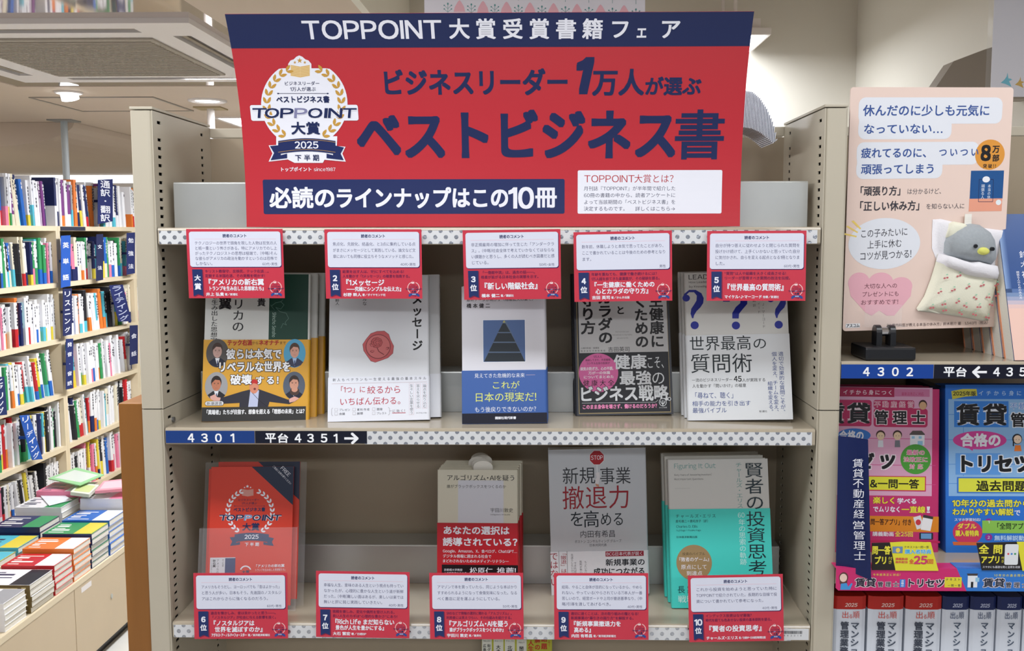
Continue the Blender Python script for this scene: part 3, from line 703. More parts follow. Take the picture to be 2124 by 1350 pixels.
# ---------------------------------------------------------------- face-out books
def book_body(t, w, h, th, cover, spine=None, side='R', pages=True, back=None, obi=None, soft=.0015):
    """cover wraps front, spine (side R or L) and back; page block inside; obi = (height, colour, extra)"""
    cm = cover if not isinstance(cover, tuple) else ink(cover, .30)
    c = .0005; r = min(.0022, th * .3)
    def prof(x_f, off):            # plan outline of the wrapped cover, spine on the right
        e = off
        pts = [(x_f, -e), (w - r, -e)] + [(w - r + (r + e) * math.sin(math.radians(a)), r - (r + e) * math.cos(math.radians(a))) for a in (30, 60, 90)]
        pts += [(w + e, th - r)] + [(w - r + (r + e) * math.cos(math.radians(a)), th - r + (r + e) * math.sin(math.radians(a))) for a in (30, 60, 90)] + [(x_f, th + e)]
        return pts
    def wrap(x_f, e0, e1, z0, z1, m, name):
        o, i = prof(x_f, e1), prof(x_f, e0); full = o + i[::-1]
        if side == 'L': full = [(w - a, b) for a, b in full]
        q = MB(); q.prism(full, z0, z1, ax='z'); return q.build(name, m, t)
    wrap(0, -c, 0, 0, h, cm, 'cover')
    x0, x1 = (.0012, w - .0012) if side == 'R' else (.0012, w - .0012)
    boxo('page_block', (x0, x1, c + .0001, th - c - .0001, .0012, h - .0015), WHITEP, t)
    if obi:
        wrap(-.0006, .0001, .0006, -.0003, obi[0], ink(obi[1], .3), 'obi_band')
OBI = .0007
def book(name, label, group, ps, w, h, th, cover, obi=None, side='R', cat='book'):
    P = pose(*ps); t = empty(name, label, cat, group, M=mtx(P))
    book_body(t, w, h, th, cover, side=side, obi=obi)
    return t, P
def printer(t, P, obi=False):
    pr = flat_print(t, P); pr.h = .00075 if obi else .0001
    if obi: base = pr.h
    return pr
def face(pr, cx, cy, rx, ry, bg, skin, hair, suit, shirt=(225, 228, 235)):
    pr.part('portrait#%d' % cx)
    pr.ell(cx, cy, rx, ry, bg, 28)
    # shoulders
    pr.poly([(cx - rx * .78, cy + ry * .62), (cx - rx * .3, cy + ry * .34), (cx + rx * .3, cy + ry * .34), (cx + rx * .78, cy + ry * .62), (cx + rx * .55, cy + ry * .84), (cx, cy + ry * .99), (cx - rx * .55, cy + ry * .84)], suit)
    pr.poly([(cx - rx * .2, cy + ry * .34), (cx + rx * .2, cy + ry * .34), (cx, cy + ry * .9)], shirt)
    pr.poly([(cx - rx * .03, cy + ry * .5), (cx + rx * .05, cy + ry * .5), (cx + rx * .08, cy + ry * .85), (cx - rx * .04, cy + ry * .85)], (40, 50, 90))
    pr.ell(cx, cy - ry * .28, rx * .46, ry * .46, hair); pr.ell(cx, cy - ry * .14, rx * .40, ry * .46, skin)
    pr.poly([(cx - rx * .42, cy - ry * .2), (cx - rx * .38, cy - ry * .5), (cx, cy - ry * .7), (cx + rx * .38, cy - ry * .5), (cx + rx * .42, cy - ry * .2), (cx + rx * .3, cy - ry * .42), (cx - rx * .1, cy - ry * .46)], hair)
    for sx in (-1, 1):
        pr.ell(cx + sx * rx * .16, cy - ry * .18, rx * .07, ry * .025, (40, 32, 32), 8); pr.line([(cx + sx * rx * .07, cy - ry * .25), (cx + sx * rx * .25, cy - ry * .25)], 2.2, hair)
    pr.line([(cx, cy - ry * .15), (cx + rx * .03, cy)], 1.6, tuple(int(a * .75) for a in skin)); pr.line([(cx - rx * .12, cy + ry * .12), (cx + rx * .12, cy + ry * .12)], 2.2, (150, 80, 80))
BLK = (28, 28, 32)

# -- upper row, first: white and green book with the yellow band
G = 'copies of the white and green book with a yellow band'
p1_ = (-.3655, .0345, Z2 + .0009, .149, .2297, -.0137); w1, h1, th1 = .1325, .191, .019
for k, lab in ((2, 'white and green book with yellow band, rearmost of the three copies'), (1, 'white and green book with yellow band, middle one of the three copies')):
    t, P = book('paperback_book', lab, G, (p1_[0] + .0052 * k, p1_[1] + th1 * 1.03 * k, p1_[2] + .0, *p1_[3:]), w1, h1, th1, (214, 216, 212), obi=(.1045, (214, 158, 40)))
    pr = printer(t, P); pr.part('cover_panel')
    pr.done()
    o = boxo('spine_lettering', (w1 + .0001, w1 + .0002, th1 * .3, th1 * .62, .11, .165), ink((90, 92, 88)), t); o['kind'] = 'stuff'
t, P = book('paperback_book', 'white and green book with yellow portrait band, front copy, first in the upper row', G, p1_, w1, h1, th1, (214, 216, 212), obi=(.1045, (214, 158, 40)))
pr = printer(t, P); pr.part('cover_panel'); pr.K(400, 600, 4.654)
q0 = pr.P(734, 300)[0]; q1 = pr.P(1112, 300)[0]
pr.poly([(q0, .10), (q1, .10), (q1, h1 - .0004), (q0, h1 - .0004)], (14, 62, 48), True)
pr.part('printed_lettering')
pr.text('の新右翼', 258, -265, 376, 195, BLK, b=.024, v=True); pr.text('アメリカの', 386, -130, 498, 412, BLK, b=.012, v=True)
pr.text('トランプを生み出した思想家', 180, -161, 242, 515, BLK, b=.014, v=True)
pr.text('井上弘貴', 626, -180, 704, 168, BLK, b=.02, v=True)
pr.K(400, 600, 4.654); cx_, cy_ = 784, 342
pr.text('Shincho Sensho', 660, 325, 908, 358, (170, 196, 184), lat=True, rot=-90)
pr.part('dragon_emblem'); pr.line([(760, 160), (800, 130), (850, 120), (880, 150), (850, 190), (800, 175), (840, 215), (900, 230), (925, 280), (890, 320), (905, 345), (870, 330), (850, 375)], 4, (96, 130, 118))
pr.line([(750, 150), (790, 200), (760, 165)], 3, (96, 130, 118)); pr.line([(850, 120), (870, 100)], 3, (96, 130, 118))
pr.h = .00075
face(pr, 238, 617, 108, 138, (84, 80, 78), (196, 160, 150), (64, 46, 40), (30, 34, 52))
face(pr, 983, 618, 106, 138, (84, 164, 202), (214, 160, 140), (78, 56, 44), (56, 60, 84), (170, 196, 232))
face(pr, 228, 936, 110, 138, (160, 160, 162), (190, 122, 92), (40, 30, 28), (34, 34, 40))
face(pr, 978, 930, 106, 136, (86, 96, 112), (206, 150, 126), (52, 40, 36), (28, 32, 50))
pr.ell(983, 985, 46, 40, (74, 54, 46)); pr.ell(983, 966, 30, 26, (206, 150, 126))
pr.part('speaker_picture')
pr.poly([(170, 1045), (205, 1020), (262, 1052), (480, 985), (560, 965), (640, 965), (740, 1000), (920, 1065), (980, 1036), (1028, 1052), (990, 1080), (930, 1108), (740, 1085), (725, 1140), (450, 1140), (452, 1096), (300, 1104), (258, 1076), (185, 1065)], (44, 44, 56))
pr.poly([(165, 1035), (215, 1012), (235, 1040), (270, 1046), (262, 1076), (215, 1082), (175, 1062)], (222, 170, 158)); pr.poly([(1028, 1052), (985, 1034), (945, 1050), (928, 1066), (934, 1094), (985, 1082)], (222, 170, 158))
pr.poly([(556, 975), (640, 975), (625, 1140), (535, 1140)], (190, 198, 226)); pr.ell(592, 945, 44, 62, (214, 140, 112)); pr.ell(598, 962, 12, 12, (120, 50, 46), 10)
pr.poly([(548, 930), (552, 885), (590, 866), (632, 882), (634, 920), (590, 905)], (196, 44, 44)); pr.line([(575, 1000), (640, 1070), (725, 1138)], 4, (26, 26, 30))
pr.part('printed_lettering')
pr.text('テック右派', 335, 488, 572, 542, (176, 34, 34), b=.03); pr.text('から', 574, 502, 634, 534, (110, 66, 22)); pr.text('ネオナチ', 638, 490, 834, 540, (176, 34, 34), b=.03); pr.text('まで', 838, 502, 898, 532, (110, 66, 22))
W2 = (238, 240, 244); OUT = ((60, 44, 30), .05)
for st, a, b, c, d in (('彼らは本気で', 328, 576, 856, 672), ('リベラルな世界を', 246, 698, 946, 796), ('破壊', 368, 824, 566, 918), ('する!', 608, 838, 826, 916)): pr.text(st, a, b, c, d, W2, b=.03, out=OUT)
pr.rect(118, 1078, 300, 1124, BLK, 22); pr.rect(121, 1081, 297, 1121, (226, 228, 232), 20); pr.text('新潮選書', 136, 1086, 284, 1118, (60, 60, 64), b=.01)
a = pr.P(78, 1140); b = pr.P(1090, 1248); pr.poly([(-.0004, 0), (b[0], 0), (b[0], a[1]), (-.0004, a[1])], (48, 48, 48), True)
pr.text('「異端者」たちが目指す、想像を超える「理想の未来」とは?', 118, 1158, 1080, 1204, W2, b=.025)
pr.done()

# -- second: white book with wax seal
G = 'copies of the white book with a wax seal'
p2_ = (-.2058, .0385, Z2 + .0005, .0504, .26, .0144); w2, h2, th2 = .128, .188, .0165
for k, lab in ((1, 'white book with black katakana spine behind the wax seal book'),):
    t, P = book('paperback_book', lab, G, (p2_[0] + .0125 * k, p2_[1] + th2 * 1.08 * k, p2_[2], *p2_[3:]), w2, h2, th2, (212, 214, 216), obi=(.056, (224, 227, 234)))
    o = Print(t, None, lambda a, b, hh: (w2 + hh + .0002, a, b)); o.k = (0, 0, 1)
    o._txt('1メッセージ', th2 / 2, .132, th2 * .28, .045, BLK, .01, True, 'j', False, 0, 3, 0); o.done()
t, P = book('paperback_book', 'white book with red wax seal rose and vertical black title, front copy', G, p2_, w2, h2, th2, (222, 225, 230), obi=(.056, (226, 229, 238)))
pr = printer(t, P); pr.K(660, 640, 5.4)
pr.text('1メッセージ', 1052, -300, 1166, 474, BLK, b=.028, v=True)
pr.text('杉野幹人', 193, -180, 236, -38, BLK, v=True); pr.text('究極にシンプルな', 498, -420, 545, -34, BLK, v=True)
pr.part('wax_seal_picture')
R_ = [(500, 400), (540, 340), (590, 280), (660, 255), (740, 252), (790, 290), (810, 350), (845, 420), (835, 500), (780, 550), (700, 580), (640, 600), (590, 585), (550, 530), (510, 470)]
pr.poly([(x + (x - 672) * .02, y + (y - 425) * .02) for x, y in R_], (110, 60, 64)); pr.poly(R_, (196, 92, 96)); pr.ell(672, 424, 140, 138, (120, 56, 60)); pr.ell(672, 424, 132, 130, (204, 112, 112))
for r_, c_ in ((68, (122, 48, 52)), (62, (188, 88, 90)), (44, (120, 50, 54)), (39, (196, 96, 98)), (24, (118, 50, 54)), (19, (196, 96, 98))): pr.ell(655 + (68 - r_) * .2, 380, r_, r_ * .9, c_, 9)
for i in range(5): a = i * 1.256 + .4; pr.line([(655 + 25 * math.cos(a), 380 + 22 * math.sin(a)), (655 + 62 * math.cos(a + .5), 380 + 56 * math.sin(a + .5))], 4, (122, 50, 54))
pr.line([(660, 440), (680, 480), (738, 516)], 9, (122, 50, 54))
for x, y, a in ((610, 472, 190), (735, 462, 35), (600, 420, 150)): leaf(pr, x + 20, y, a, 50, 34, (122, 50, 54)); leaf(pr, x + 17, y, a, 40, 22, (200, 104, 106))
pr.h = .00075; pr.part('printed_lettering')
pr.text('新人もベテランも一生使える最強の基本スキル', 165, 772, 1210, 806, (90, 92, 100), b=-.008); pr.rect(155, 830, 1218, 833, (200, 176, 180))
CR = (186, 40, 66)
pr.text('「1つ」に', 212, 868, 530, 944, CR, b=.0); pr.text('絞るから', 553, 864, 928, 952, CR, b=.0); pr.text('いちばん伝わる。', 242, 992, 976, 1078, CR, b=.0)
for i, (st, a, b) in enumerate((('論点を絞り込む', 1170, 1216), ('答えを尖らせる', 1097, 1142), ('生々しい言葉を使う', 1022, 1068))):
    y1 = 1112 if i < 2 else 1184
    pr.rect(a - 3, 838, b + 3, y1 + 4, (214, 176, 184)); pr.rect(a - 1, 840, b + 1, y1 + 2, (226, 229, 238)); pr.text(st, a + 5, 846, b - 5, y1, (70, 72, 80), v=True, b=-.008)
for x, y, st, xe in ((186, 1118, 'プレゼン', 358), (386, 1114, '資料作成', 574), (606, 1110, '面接', 720), (186, 1162, '会議', 300), (386, 1158, '謝罪', 502), (606, 1156, 'ブレスト', 768)):
    pr.rect(x, y, x + 34, y + 32, (160, 150, 156)); pr.rect(x + 2, y + 2, x + 32, y + 30, (226, 229, 238)); pr.text(st, x + 50, y + 2, xe, y + 30, (96, 98, 108))
pr.line([(165, 1112), (152, 1125), (152, 1190), (165, 1200)], 2.5, (120, 110, 116)); pr.line([(785, 1105), (800, 1118), (800, 1180), (785, 1194)], 2.5, (120, 110, 116)); pr.line([(800, 1146), (825, 1144)], 2.5, (120, 110, 116))
pr.text('に効く!', 832, 1128, 972, 1162, (110, 100, 108)); pr.rect(830, 1165, 980, 1171, CR); pr.text('ダイヤモンド社', 1098, 1160, 1214, 1176, (70, 72, 80))
pr.done()

# -- third: pocket book with the pyramid picture
G = 'copies of the white pocket book with a pyramid picture'
p3_ = (-.0340, .0265, Z2 + .0005, .042, .1808, .0079); w3, h3, th3 = .106, .173, .0125
for k, lab in ((2, 'white pocket book with blue band, rearmost of the three copies'), (1, 'white pocket book with blue band, middle one of the three copies')):
    book('pocket_book', lab, G, (p3_[0] + .0006 * k, p3_[1] + th3 * 1.06 * k, p3_[2], *p3_[3:]), w3, h3, th3, (216, 216, 222), obi=(.0665, (60, 96, 164)))
t, P = book('pocket_book', 'white pocket book with dark pyramid picture and blue band, front copy', G, p3_, w3, h3, th3, (218, 217, 224), obi=(.0665, (60, 96, 164)))
pr = printer(t, P); pr.K(940, 640, 5.4)
pr.K(940, 470, 5.87); pr.text('最新データが明かす〈格差拡大の果て〉', 165, 868, 1000, 908, BLK); pr.text('橋本健二', 165, 935, 448, 990, BLK, b=.02)
pr.text('新しい階級社会', 165, 740, 860, 850, BLK, b=.03)
pr.part('pyramid_picture'); pr.K(940, 640, 5.4)
pr.rect(331, 121, 811, 600, (238, 240, 244)); pr.rect(337, 127, 805, 594, (78, 104, 152))
pr.poly([(568, 130), (590, 130), (806, 592), (342, 592)], (92, 112, 140))
pr.poly([(555, 165), (585, 165), (640, 262), (503, 262)], (38, 46, 54)); pr.poly([(498, 274), (646, 274), (696, 370), (452, 370)], (38, 46, 54)); pr.poly([(447, 384), (702, 384), (752, 482), (398, 482)], (38, 46, 54)); pr.poly([(394, 495), (758, 495), (804, 592), (346, 592)], (38, 46, 54)); pr.poly([(571, 130), (586, 156), (554, 156)], (184, 178, 96))
pr.h = .00075; pr.part('printed_lettering')
pr.text('見えてきた危機的な未来', 240, 724, 800, 774, (232, 236, 246)); pr.rect(815, 740, 918, 743, (226, 200, 210))
YL = (226, 232, 120); pr.text('これが', 432, 812, 742, 898, YL, b=.0); pr.text('日本の現実だ!', 240, 938, 930, 1040, YL, b=-.005); pr.text('もう後戻りできないのか?', 242, 1096, 928, 1156, (232, 236, 246)); pr.text('リアル', 628, 912, 706, 928, YL)
pr.poly([(-.0005, 0), (w3, 0), (w3, .0128), (-.0005, .0128)], (20, 22, 40), True)
pr.text('講談社現代新書', 470, 1208, 704, 1238, (236, 238, 246), b=.03)
pr.done()

# -- fourth: black framed health book
G = 'copies of the black framed health book'
p4_ = (.1090, .0800, Z2 + .0005, .0157, .2341, .0174); w4, h4, th4 = .128, .188, .016
book('paperback_book', 'black covered book standing behind the black framed health book', G, (p4_[0] - .002, p4_[1] + th4 * 1.06 * 1, p4_[2], *p4_[3:]), w4, h4, th4, (40, 42, 50), side='L')
t, P = book('paperback_book', 'black framed book with large black title and pink round seal', G, p4_, w4, h4, th4, (44, 47, 56), side='L')
pr = printer(t, P); pr.K(1170, 620, 5.0); pr.part('cover_panel')
pr.rect(136, -230, 1082, 1178, (158, 142, 104)); pr.rect(144, -222, 1076, 1168, (34, 36, 44)); pr.rect(150, -216, 1066, 552, (206, 206, 206))
pr.rect(156, 552, 1072, 1160, (40, 42, 48))
pr.part('printed_lettering'); pr.K(1170, 620, 5.0)
pr.text('一生健康に', 888, -190, 1026, 505, BLK, b=.028, v=True); pr.text('働くための', 730, -180, 866, 508, BLK, b=.028, v=True)
pr.text('心と', 538, -90, 626, 184, BLK, b=.028, v=True); pr.text('カラダの', 352, -80, 496, 466, BLK, b=.028, v=True); pr.text('守り方', 172, -60, 320, 368, BLK, b=.028, v=True)
pr.text('How to protect your', 533, 332, 672, 346, (130, 130, 128), lat=True); pr.text('mind and body to stay healthy', 500, 364, 708, 378, (130, 130, 128), lat=True); pr.text('and work for life', 546, 398, 664, 412, (130, 130, 128), lat=True)
pr.text('心療内科医・産業医', 174, 500, 364, 518, BLK); pr.text('株式会社代表取締役', 174, 529, 426, 547, BLK); pr.text('吉田英司', 456, 496, 682, 546, BLK, b=.0)
pr.part('pink_seal'); pr.ell(357, 765, 205, 202, (226, 108, 170), 40)
pr.part('printed_lettering'); DK = (60, 20, 44)
for st, a, b, c, d in (('1万人と', 306, 586, 396, 610), ('面談してきた、外資戦略', 222, 620, 480, 644), ('コンサル出身の医師が', 230, 654, 474, 678)): pr.text(st, a, b, c, d, DK, b=.01)
for st, a, b, c, d in (('病気の防ぎ方、心の不調、', 170, 704, 530, 740), ('万が一の休職', 252, 750, 476, 782), ('についてまとめた', 202, 792, 516, 824)): pr.text(st, a, b, c, d, (250, 240, 246), b=.02)
pr.text('健康大全', 200, 840, 518, 902, (30, 14, 22), b=.01)
W3 = (232, 236, 240)
pr.text('健康', 522, 578, 850, 724, W3, b=.026); pr.text('こそ、', 858, 590, 1078, 720, W3, b=-.01); pr.text('最強', 580, 746, 900, 888, W3, b=.026); pr.text('の', 916, 764, 1038, 880, W3, b=-.005); pr.text('ビジネス戦略', 160, 900, 1074, 1058, W3, b=.026, out=((40, 42, 48), .03))
pr.ell(1092, 1036, 18, 20, W3, 16); pr.ell(1092, 1036, 11, 13, (40, 42, 48), 16)
pr.line([(185, 1080), (950, 1070), (975, 1046)], 3, W3); pr.text('このまま身体を壊さず、働けるのだろうか?', 190, 1090, 962, 1136, (250, 150, 200), b=.03)
pr.ell(1024, 1070, 40, 42, W3, 24); pr.ell(1024, 1070, 34, 36, (40, 42, 48), 24); pr.line([(1004, 1055), (1004, 1074), (1024, 1090), (1044, 1074), (1044, 1055)], 8, W3); pr.line([(1024, 1048), (1024, 1104)], 8, W3)
pr.text('かんき出版', 986, 1118, 1066, 1132, W3)
pr.done()

# -- fifth: white book with blue question marks
G = 'copies of the white book with blue question marks'
p5_ = (.2511, .0495, Z2 + .0010, -.0865, .2206, .0301); w5, h5, th5 = .130, .190, .017
for k, lab in ((2, 'white question mark book, rearmost of the three copies'), (1, 'white question mark book, middle one of the three copies')):
    book('paperback_book', lab, G, (p5_[0] - .0015 * k, p5_[1] + th5 * 1.05 * k, p5_[2], *p5_[3:]), w5, h5, th5, (208, 208, 204), obi=(.1085, (214, 217, 220)), side='L')
t, P = book('paperback_book', 'white book with three big blue question marks, front copy, last in the upper row', G, p5_, w5, h5, th5, (210, 209, 204), obi=(.1085, (216, 219, 222)), side='L')
pr = printer(t, P); pr.K(1400, 470, 5.868); QB = (26, 40, 150)
pr.text('LEADERSHIP', 165, 580, 720, 636, BLK, lat=True, b=-.005); pr.text('How Leaders Discover', 168, 660, 600, 684, BLK, lat=True); pr.text('by Knowing How to Ask', 172, 712, 640, 738, BLK, lat=True)
pr.part('question_marks')
def qmark(x, y0, s_, cut=None):
    pts = []
    body = [(-135, -180), (-120, -240), (-60, -290), (20, -290), (90, -250), (118, -190), (112, -130), (80, -80), (30, -30), (0, 20), (-8, 55), (-24, 55), (-42, 0), (-34, -60), (0, -110), (30, -160), (34, -220), (0, -262), (-60, -262), (-92, -230)]
    q = [(x + a * s_, y0 + b * s_) for a, b in body]
    if cut: q = [(min(a, cut), b) for a, b in q]
    pr.poly(q, QB); pr.ell(x - 95 * s_, y0 - 190 * s_, 46 * s_, 42 * s_, QB, 16); pr.ell(x + 8 * s_, y0 + 140 * s_, 50, 48, QB, 24)
qmark(232, 1060, 1.0); qmark(1255, 1060, .95, 1350)
pr.poly([(586, 800), (596, 850), (670, 910), (586, 912)], QB)
pr.poly([(600, 780), (700, 760), (800, 770), (880, 850), (880, 940), (820, 1010), (780, 1060), (776, 1118), (698, 1118), (698, 1050), (740, 980), (795, 930), (800, 860), (740, 830), (660, 860), (668, 912), (584, 912), (584, 830)], QB); pr.ell(742, 1203, 50, 48, QB, 24)
pr.part('printed_lettering')
for st, a, b, c, d in (('マイケル·J·マーコード', 1052, 700, 1092, 1236), ('ボブ·ティード', 1000, 700, 1036, 1064), ('黒輪篤嗣訳', 944, 700, 980, 986)): pr.text(st, a, b, c, d, (100, 100, 98), v=True)
pr.h = .00075; pr.K(1400, 640, 5.4); KB = (18, 30, 38); BB = (56, 76, 140)
pr.text('世界最高', 165, 306, 848, 468, KB, b=.0, res=3); pr.text('の', 880, 340, 1018, 446, KB, b=-.006); pr.text('質問術', 178, 504, 858, 718, KB, b=.0, res=3)
pr.text('一流のビジネスリーダー', 190, 778, 642, 818, (60, 62, 66)); pr.text('45', 660, 756, 744, 816, BLK, b=.02, lat=True); pr.text('人が実践する', 752, 778, 1014, 818, (60, 62, 66)); pr.text('人を動かす「問いかけ」の極意', 194, 842, 796, 884, (60, 62, 66))
pr.text('「尋ねて、聴く」', 190, 936, 688, 1006, BB, b=.0); pr.text('相手の能力を引き出す', 194, 1032, 846, 1090, BB); pr.text('最強バイブル', 198, 1108, 578, 1168, BB)
pr.text('適切で効果的な質問こそが、', 1170, 478, 1226, 1180, BB, v=True); pr.text('個人を変え、チームを変え、', 1096, 480, 1152, 1180, BB, v=True); pr.text('組織を変える。', 1044, 812, 1098, 1176, BB, v=True); pr.text('新潮社', 944, 1138, 1032, 1162, (110, 110, 112))
pr.done()

# -- lower row: leaflets in a clear holder
p6_ = (-.3641, .0247, Z3 + .0092, .1272, .2005, -.0217); w6, h6 = .105, .1776
LR = (214, 62, 42)
hold = empty('leaflet_holder', 'clear plastic leaflet holder filled with orange award leaflets', 'holder', M=mtx(pose(*p6_)))
boxo('back_plate', (-.011, .120, .0155, .0172, -.006, .183), CLEAR, hold, .0006)
boxo('pocket_front', (-.011, .1125, -.0062, -.0048, -.006, .100), CLEAR, hold, .0005)
boxo('pocket_side', (-.011, -.0096, -.0048, .0155, -.006, .100), CLEAR, hold); boxo('pocket_side', (.111, .1125, -.0048, .0155, -.006, .100), CLEAR, hold)
boxo('pocket_floor', (-.0096, .111, -.0048, .0155, -.006, -.0045), CLEAR, hold)
for k, (dx, dz, lab) in enumerate(((.0065, .0060, 'orange leaflet with navy corner peeking above, rearmost in the clear holder'), (-.004, -.003, 'orange leaflet peeking at the left edge of the stack in the clear holder'), (0, 0, 'front orange award leaflet with laurel emblem in the clear holder'))):
    y = .012 - .0055 * k
    pz = pose(*p6_); o_ = pz[0] + pz[1] * dx + pz[2] * dz - pz[3] * y
    P = (o_, pz[1], pz[2], pz[3])
    t = empty('award_leaflet', lab, 'leaflet', 'orange award leaflets in the clear holder', M=mtx(P))
    boxo('leaflet_sheets', (0, w6, 0, .0035, 0, h6), ink(LR, .4), t)
    pr = flat_print(t, P)
    pr.part('navy_corner'); pr.poly([(w6 - .054, h6), (w6, h6), (w6, h6 - .050)], (28, 40, 66), True)
    if k == 2:
        pr.K(400, 930, 5.0)
        pr.part('printed_lettering')
        pr.text('FREE', 902, 218, 1022, 256, WHT, lat=True, rot=-45); pr.text('ご自由にお持ち帰りください', 790, 262, 1060, 286, WHT, rot=-45)
        emblem(pr, 594, 660, 1.06, 'leaflet')
        pr.part('book_thumbnail'); pr.rect(178, 1130, 440, 1300, (214, 218, 226)); pr.rect(334, 1136, 440, 1300, (54, 72, 118))
        pr.part('printed_lettering')
        pr.text('アメリカの', 244, 1146, 272, 1300, BLK, v=True); pr.text('新右翼', 208, 1150, 238, 1232, BLK, v=True, b=.02); pr.text('トランプを生み出した', 188, 1146, 202, 1290, BLK, v=True); pr.text('井上弘貴', 304, 1146, 322, 1226, BLK, v=True)
        pr.text('「アメリカの新右翼', 636, 1200, 950, 1232, WHT, b=.02); pr.text('トランプを生み出した思想家たち」', 646, 1244, 972, 1270, WHT)
        pr.part('award_emblem'); c = arc(548, 1275, 62, 20, 160, 14) + arc(548, 1275, 48, 160, 20, 14); pr.poly(c, WHT); pr.text('大賞', 510, 1262, 586, 1298, (28, 40, 84), b=.02)
    pr.done()

# -- cream pocket books with the red band
G = 'copies of the cream pocket book with a red band'
P8 = (-.0730, .070, Z3 + .0005, -.03, .12, .006); w8, h8, th8 = .1065, .1735, .011
CR8 = (218, 213, 194)
labs = ('front', 'second', 'third', 'fourth', 'rearmost')
for k in (4, 3, 2, 1, 0):
    lift = (0, .0, .0, .0012, .0012)[k]
    ps = (P8[0] + (0, .001, .0015, .004, .005)[k], P8[1] + th8 * 1.06 * k, P8[2], *P8[3:])
    lab = 'cream pocket book on algorithms with red band, front copy' if k == 0 else f'cream pocket book behind the red banded algorithm book, {labs[k]} of its five copies'
    t, P = book('pocket_book', lab, G, ps, w8, h8 - .0, th8, CR8, obi=(.1035, (190, 38, 48)))
    q = MB(); xs_ = .060 + (0, -.004, -.010, -.007, -.012)[k]; pts = [(xs_ - .013, h8 - .03)] + [(xs_ + .013 * math.cos(math.radians(a)), h8 + .003 + .0085 * math.sin(math.radians(a))) for a in range(180, -1, -20)] + [(xs_ + .013, h8 - .03)]
    q.prism(pts, th8 * .45, th8 * .48); q.build('order_slip', WHITEP, t)
    if k == 0:
        pr = printer(t, P); pr.K(870, 930, 5.0); pr.part('cover_panel'); pr.rect(400, 330, 872, 770, (214, 215, 224))
        pr.part('printed_lettering'); pr.text('アルゴリズム·AIを疑う', 284, 274, 992, 334, BLK, b=.008); pr.text('誰がブラックボックスをつくるのか', 284, 376, 896, 412, BLK, b=.0); pr.text('宇田川敦史', 736, 618, 970, 662, BLK); pr.text('Udagawa Atsushi', 736, 678, 940, 692, BLK, lat=True)
        pr.h = .00075
        pr.text('あなたの選択は', 248, 806, 930, 890, WHT, b=.03); pr.text('誘導されている?', 246, 926, 1012, 1010, WHT, b=.03)
        pr.text('Google、Amazon、X、食べログ、ChatGPT…', 244, 1046, 1014, 1082, WHT, b=.015); pr.text('デジタル情報に囲まれる社会で', 244, 1098, 746, 1134, WHT, b=.015); pr.text('まどわされないためのメディア·リテラシー', 240, 1150, 926, 1184, WHT, b=.015)
        pr.rect(232, 1206, 1022, 1420, (24, 16, 20)); pr.text('京都橘大学教授', 256, 1244, 446, 1270, WHT); pr.text('人工知能学会元会長', 256, 1280, 490, 1306, WHT); pr.text('松原仁', 524, 1232, 760, 1310, WHT, b=.01); pr.text('推薦!', 806, 1232, 1000, 1310, WHT, b=.01)
        pr.text('集英社新書', 420, 1340, 820, 1390, WHT); pr.done()

# -- grey-white book with a stop sign
P9 = (.0785, .094, Z3 + .0005, -.0095, .06, .0275); w9, h9, th9 = .1305, .1965, .017
t, P = book('paperback_book', 'pale grey book with a stop sign and large red title characters', 'copies of the stop sign book', P9, w9, h9, th9, (196, 199, 204), obi=(.0585, (226, 228, 233)), side='R')
pr = printer(t, P); pr.K(1110, 910, 4.354)
pr.part('stop_sign_picture')
def octo(cx, cy, r, col): pr.poly([(cx + r * math.cos(math.radians(22.5 + 45 * i)), cy + r * math.sin(math.radians(22.5 + 45 * i))) for i in range(8)], col)
octo(557, 170, 72, (222, 222, 226)); octo(557, 170, 67, (168, 30, 40)); pr.text('STOP', 504, 150, 610, 188, WHT, b=.0, lat=True)
pr.rect(555, 236, 564, 320, (224, 226, 230)); pr.poly([(548, 310), (580, 300), (586, 352), (572, 412), (544, 406), (542, 370), (556, 350)], (224, 220, 222)); pr.poly([(544, 404), (574, 412), (578, 436), (552, 428)], (196, 140, 112))
pr.part('printed_lettering')
pr.text('新規', 250, 256, 540, 408, (50, 52, 58), b=-.006, res=3); pr.text('事業', 586, 256, 860, 408, (50, 52, 58), b=-.006, res=3); pr.text('撤退力', 250, 424, 852, 632, (150, 30, 42), b=-.004, res=3)
pr.text('を', 322, 660, 432, 786, KB, b=-.006); pr.text('高', 440, 648, 574, 798, KB, b=-.006); pr.text('める', 590, 660, 802, 786, KB, b=-.006); pr.text('内田有希昌', 406, 826, 724, 890, (50, 52, 60), b=-.003)
pr.text('ボストン コンサルティング グループ', 358, 910, 778, 938, (80, 82, 90)); pr.text('日本共同代表', 490, 946, 646, 972, (80, 82, 90))
pr.h = .00075; DR = (160, 28, 48)
pr.text('ではない', 136, 1020, 208, 1330, DR, b=-.004, v=True); pr.text('「撤退」は', 232, 1012, 284, 1210, DR, b=.0, v=True); pr.rect(216, 1012, 219, 1330, (90, 90, 96)); pr.rect(290, 1012, 293, 1330, (90, 90, 96))
for st, a, b, c, d in (('先送りしたいけど', 324, 1036, 346, 1225), ('できれば避けたい', 352, 1110, 374, 1300), ('批判が怖い', 402, 1096, 424, 1216), ('もったいない', 446, 1100, 466, 1216)): pr.text(st, a, b, c, d, (110, 110, 116), v=True)
pr.rect(635, 1012, 980, 1058, (150, 26, 48)); pr.text('BCG日本代表が説く', 644, 1018, 974, 1052, WHT, b=.0); pr.text('新規事業の', 638, 1082, 990, 1142, KB, b=.018); pr.text('成功につながる', 528, 1162, 990, 1228, KB, b=.018)
pr.done()
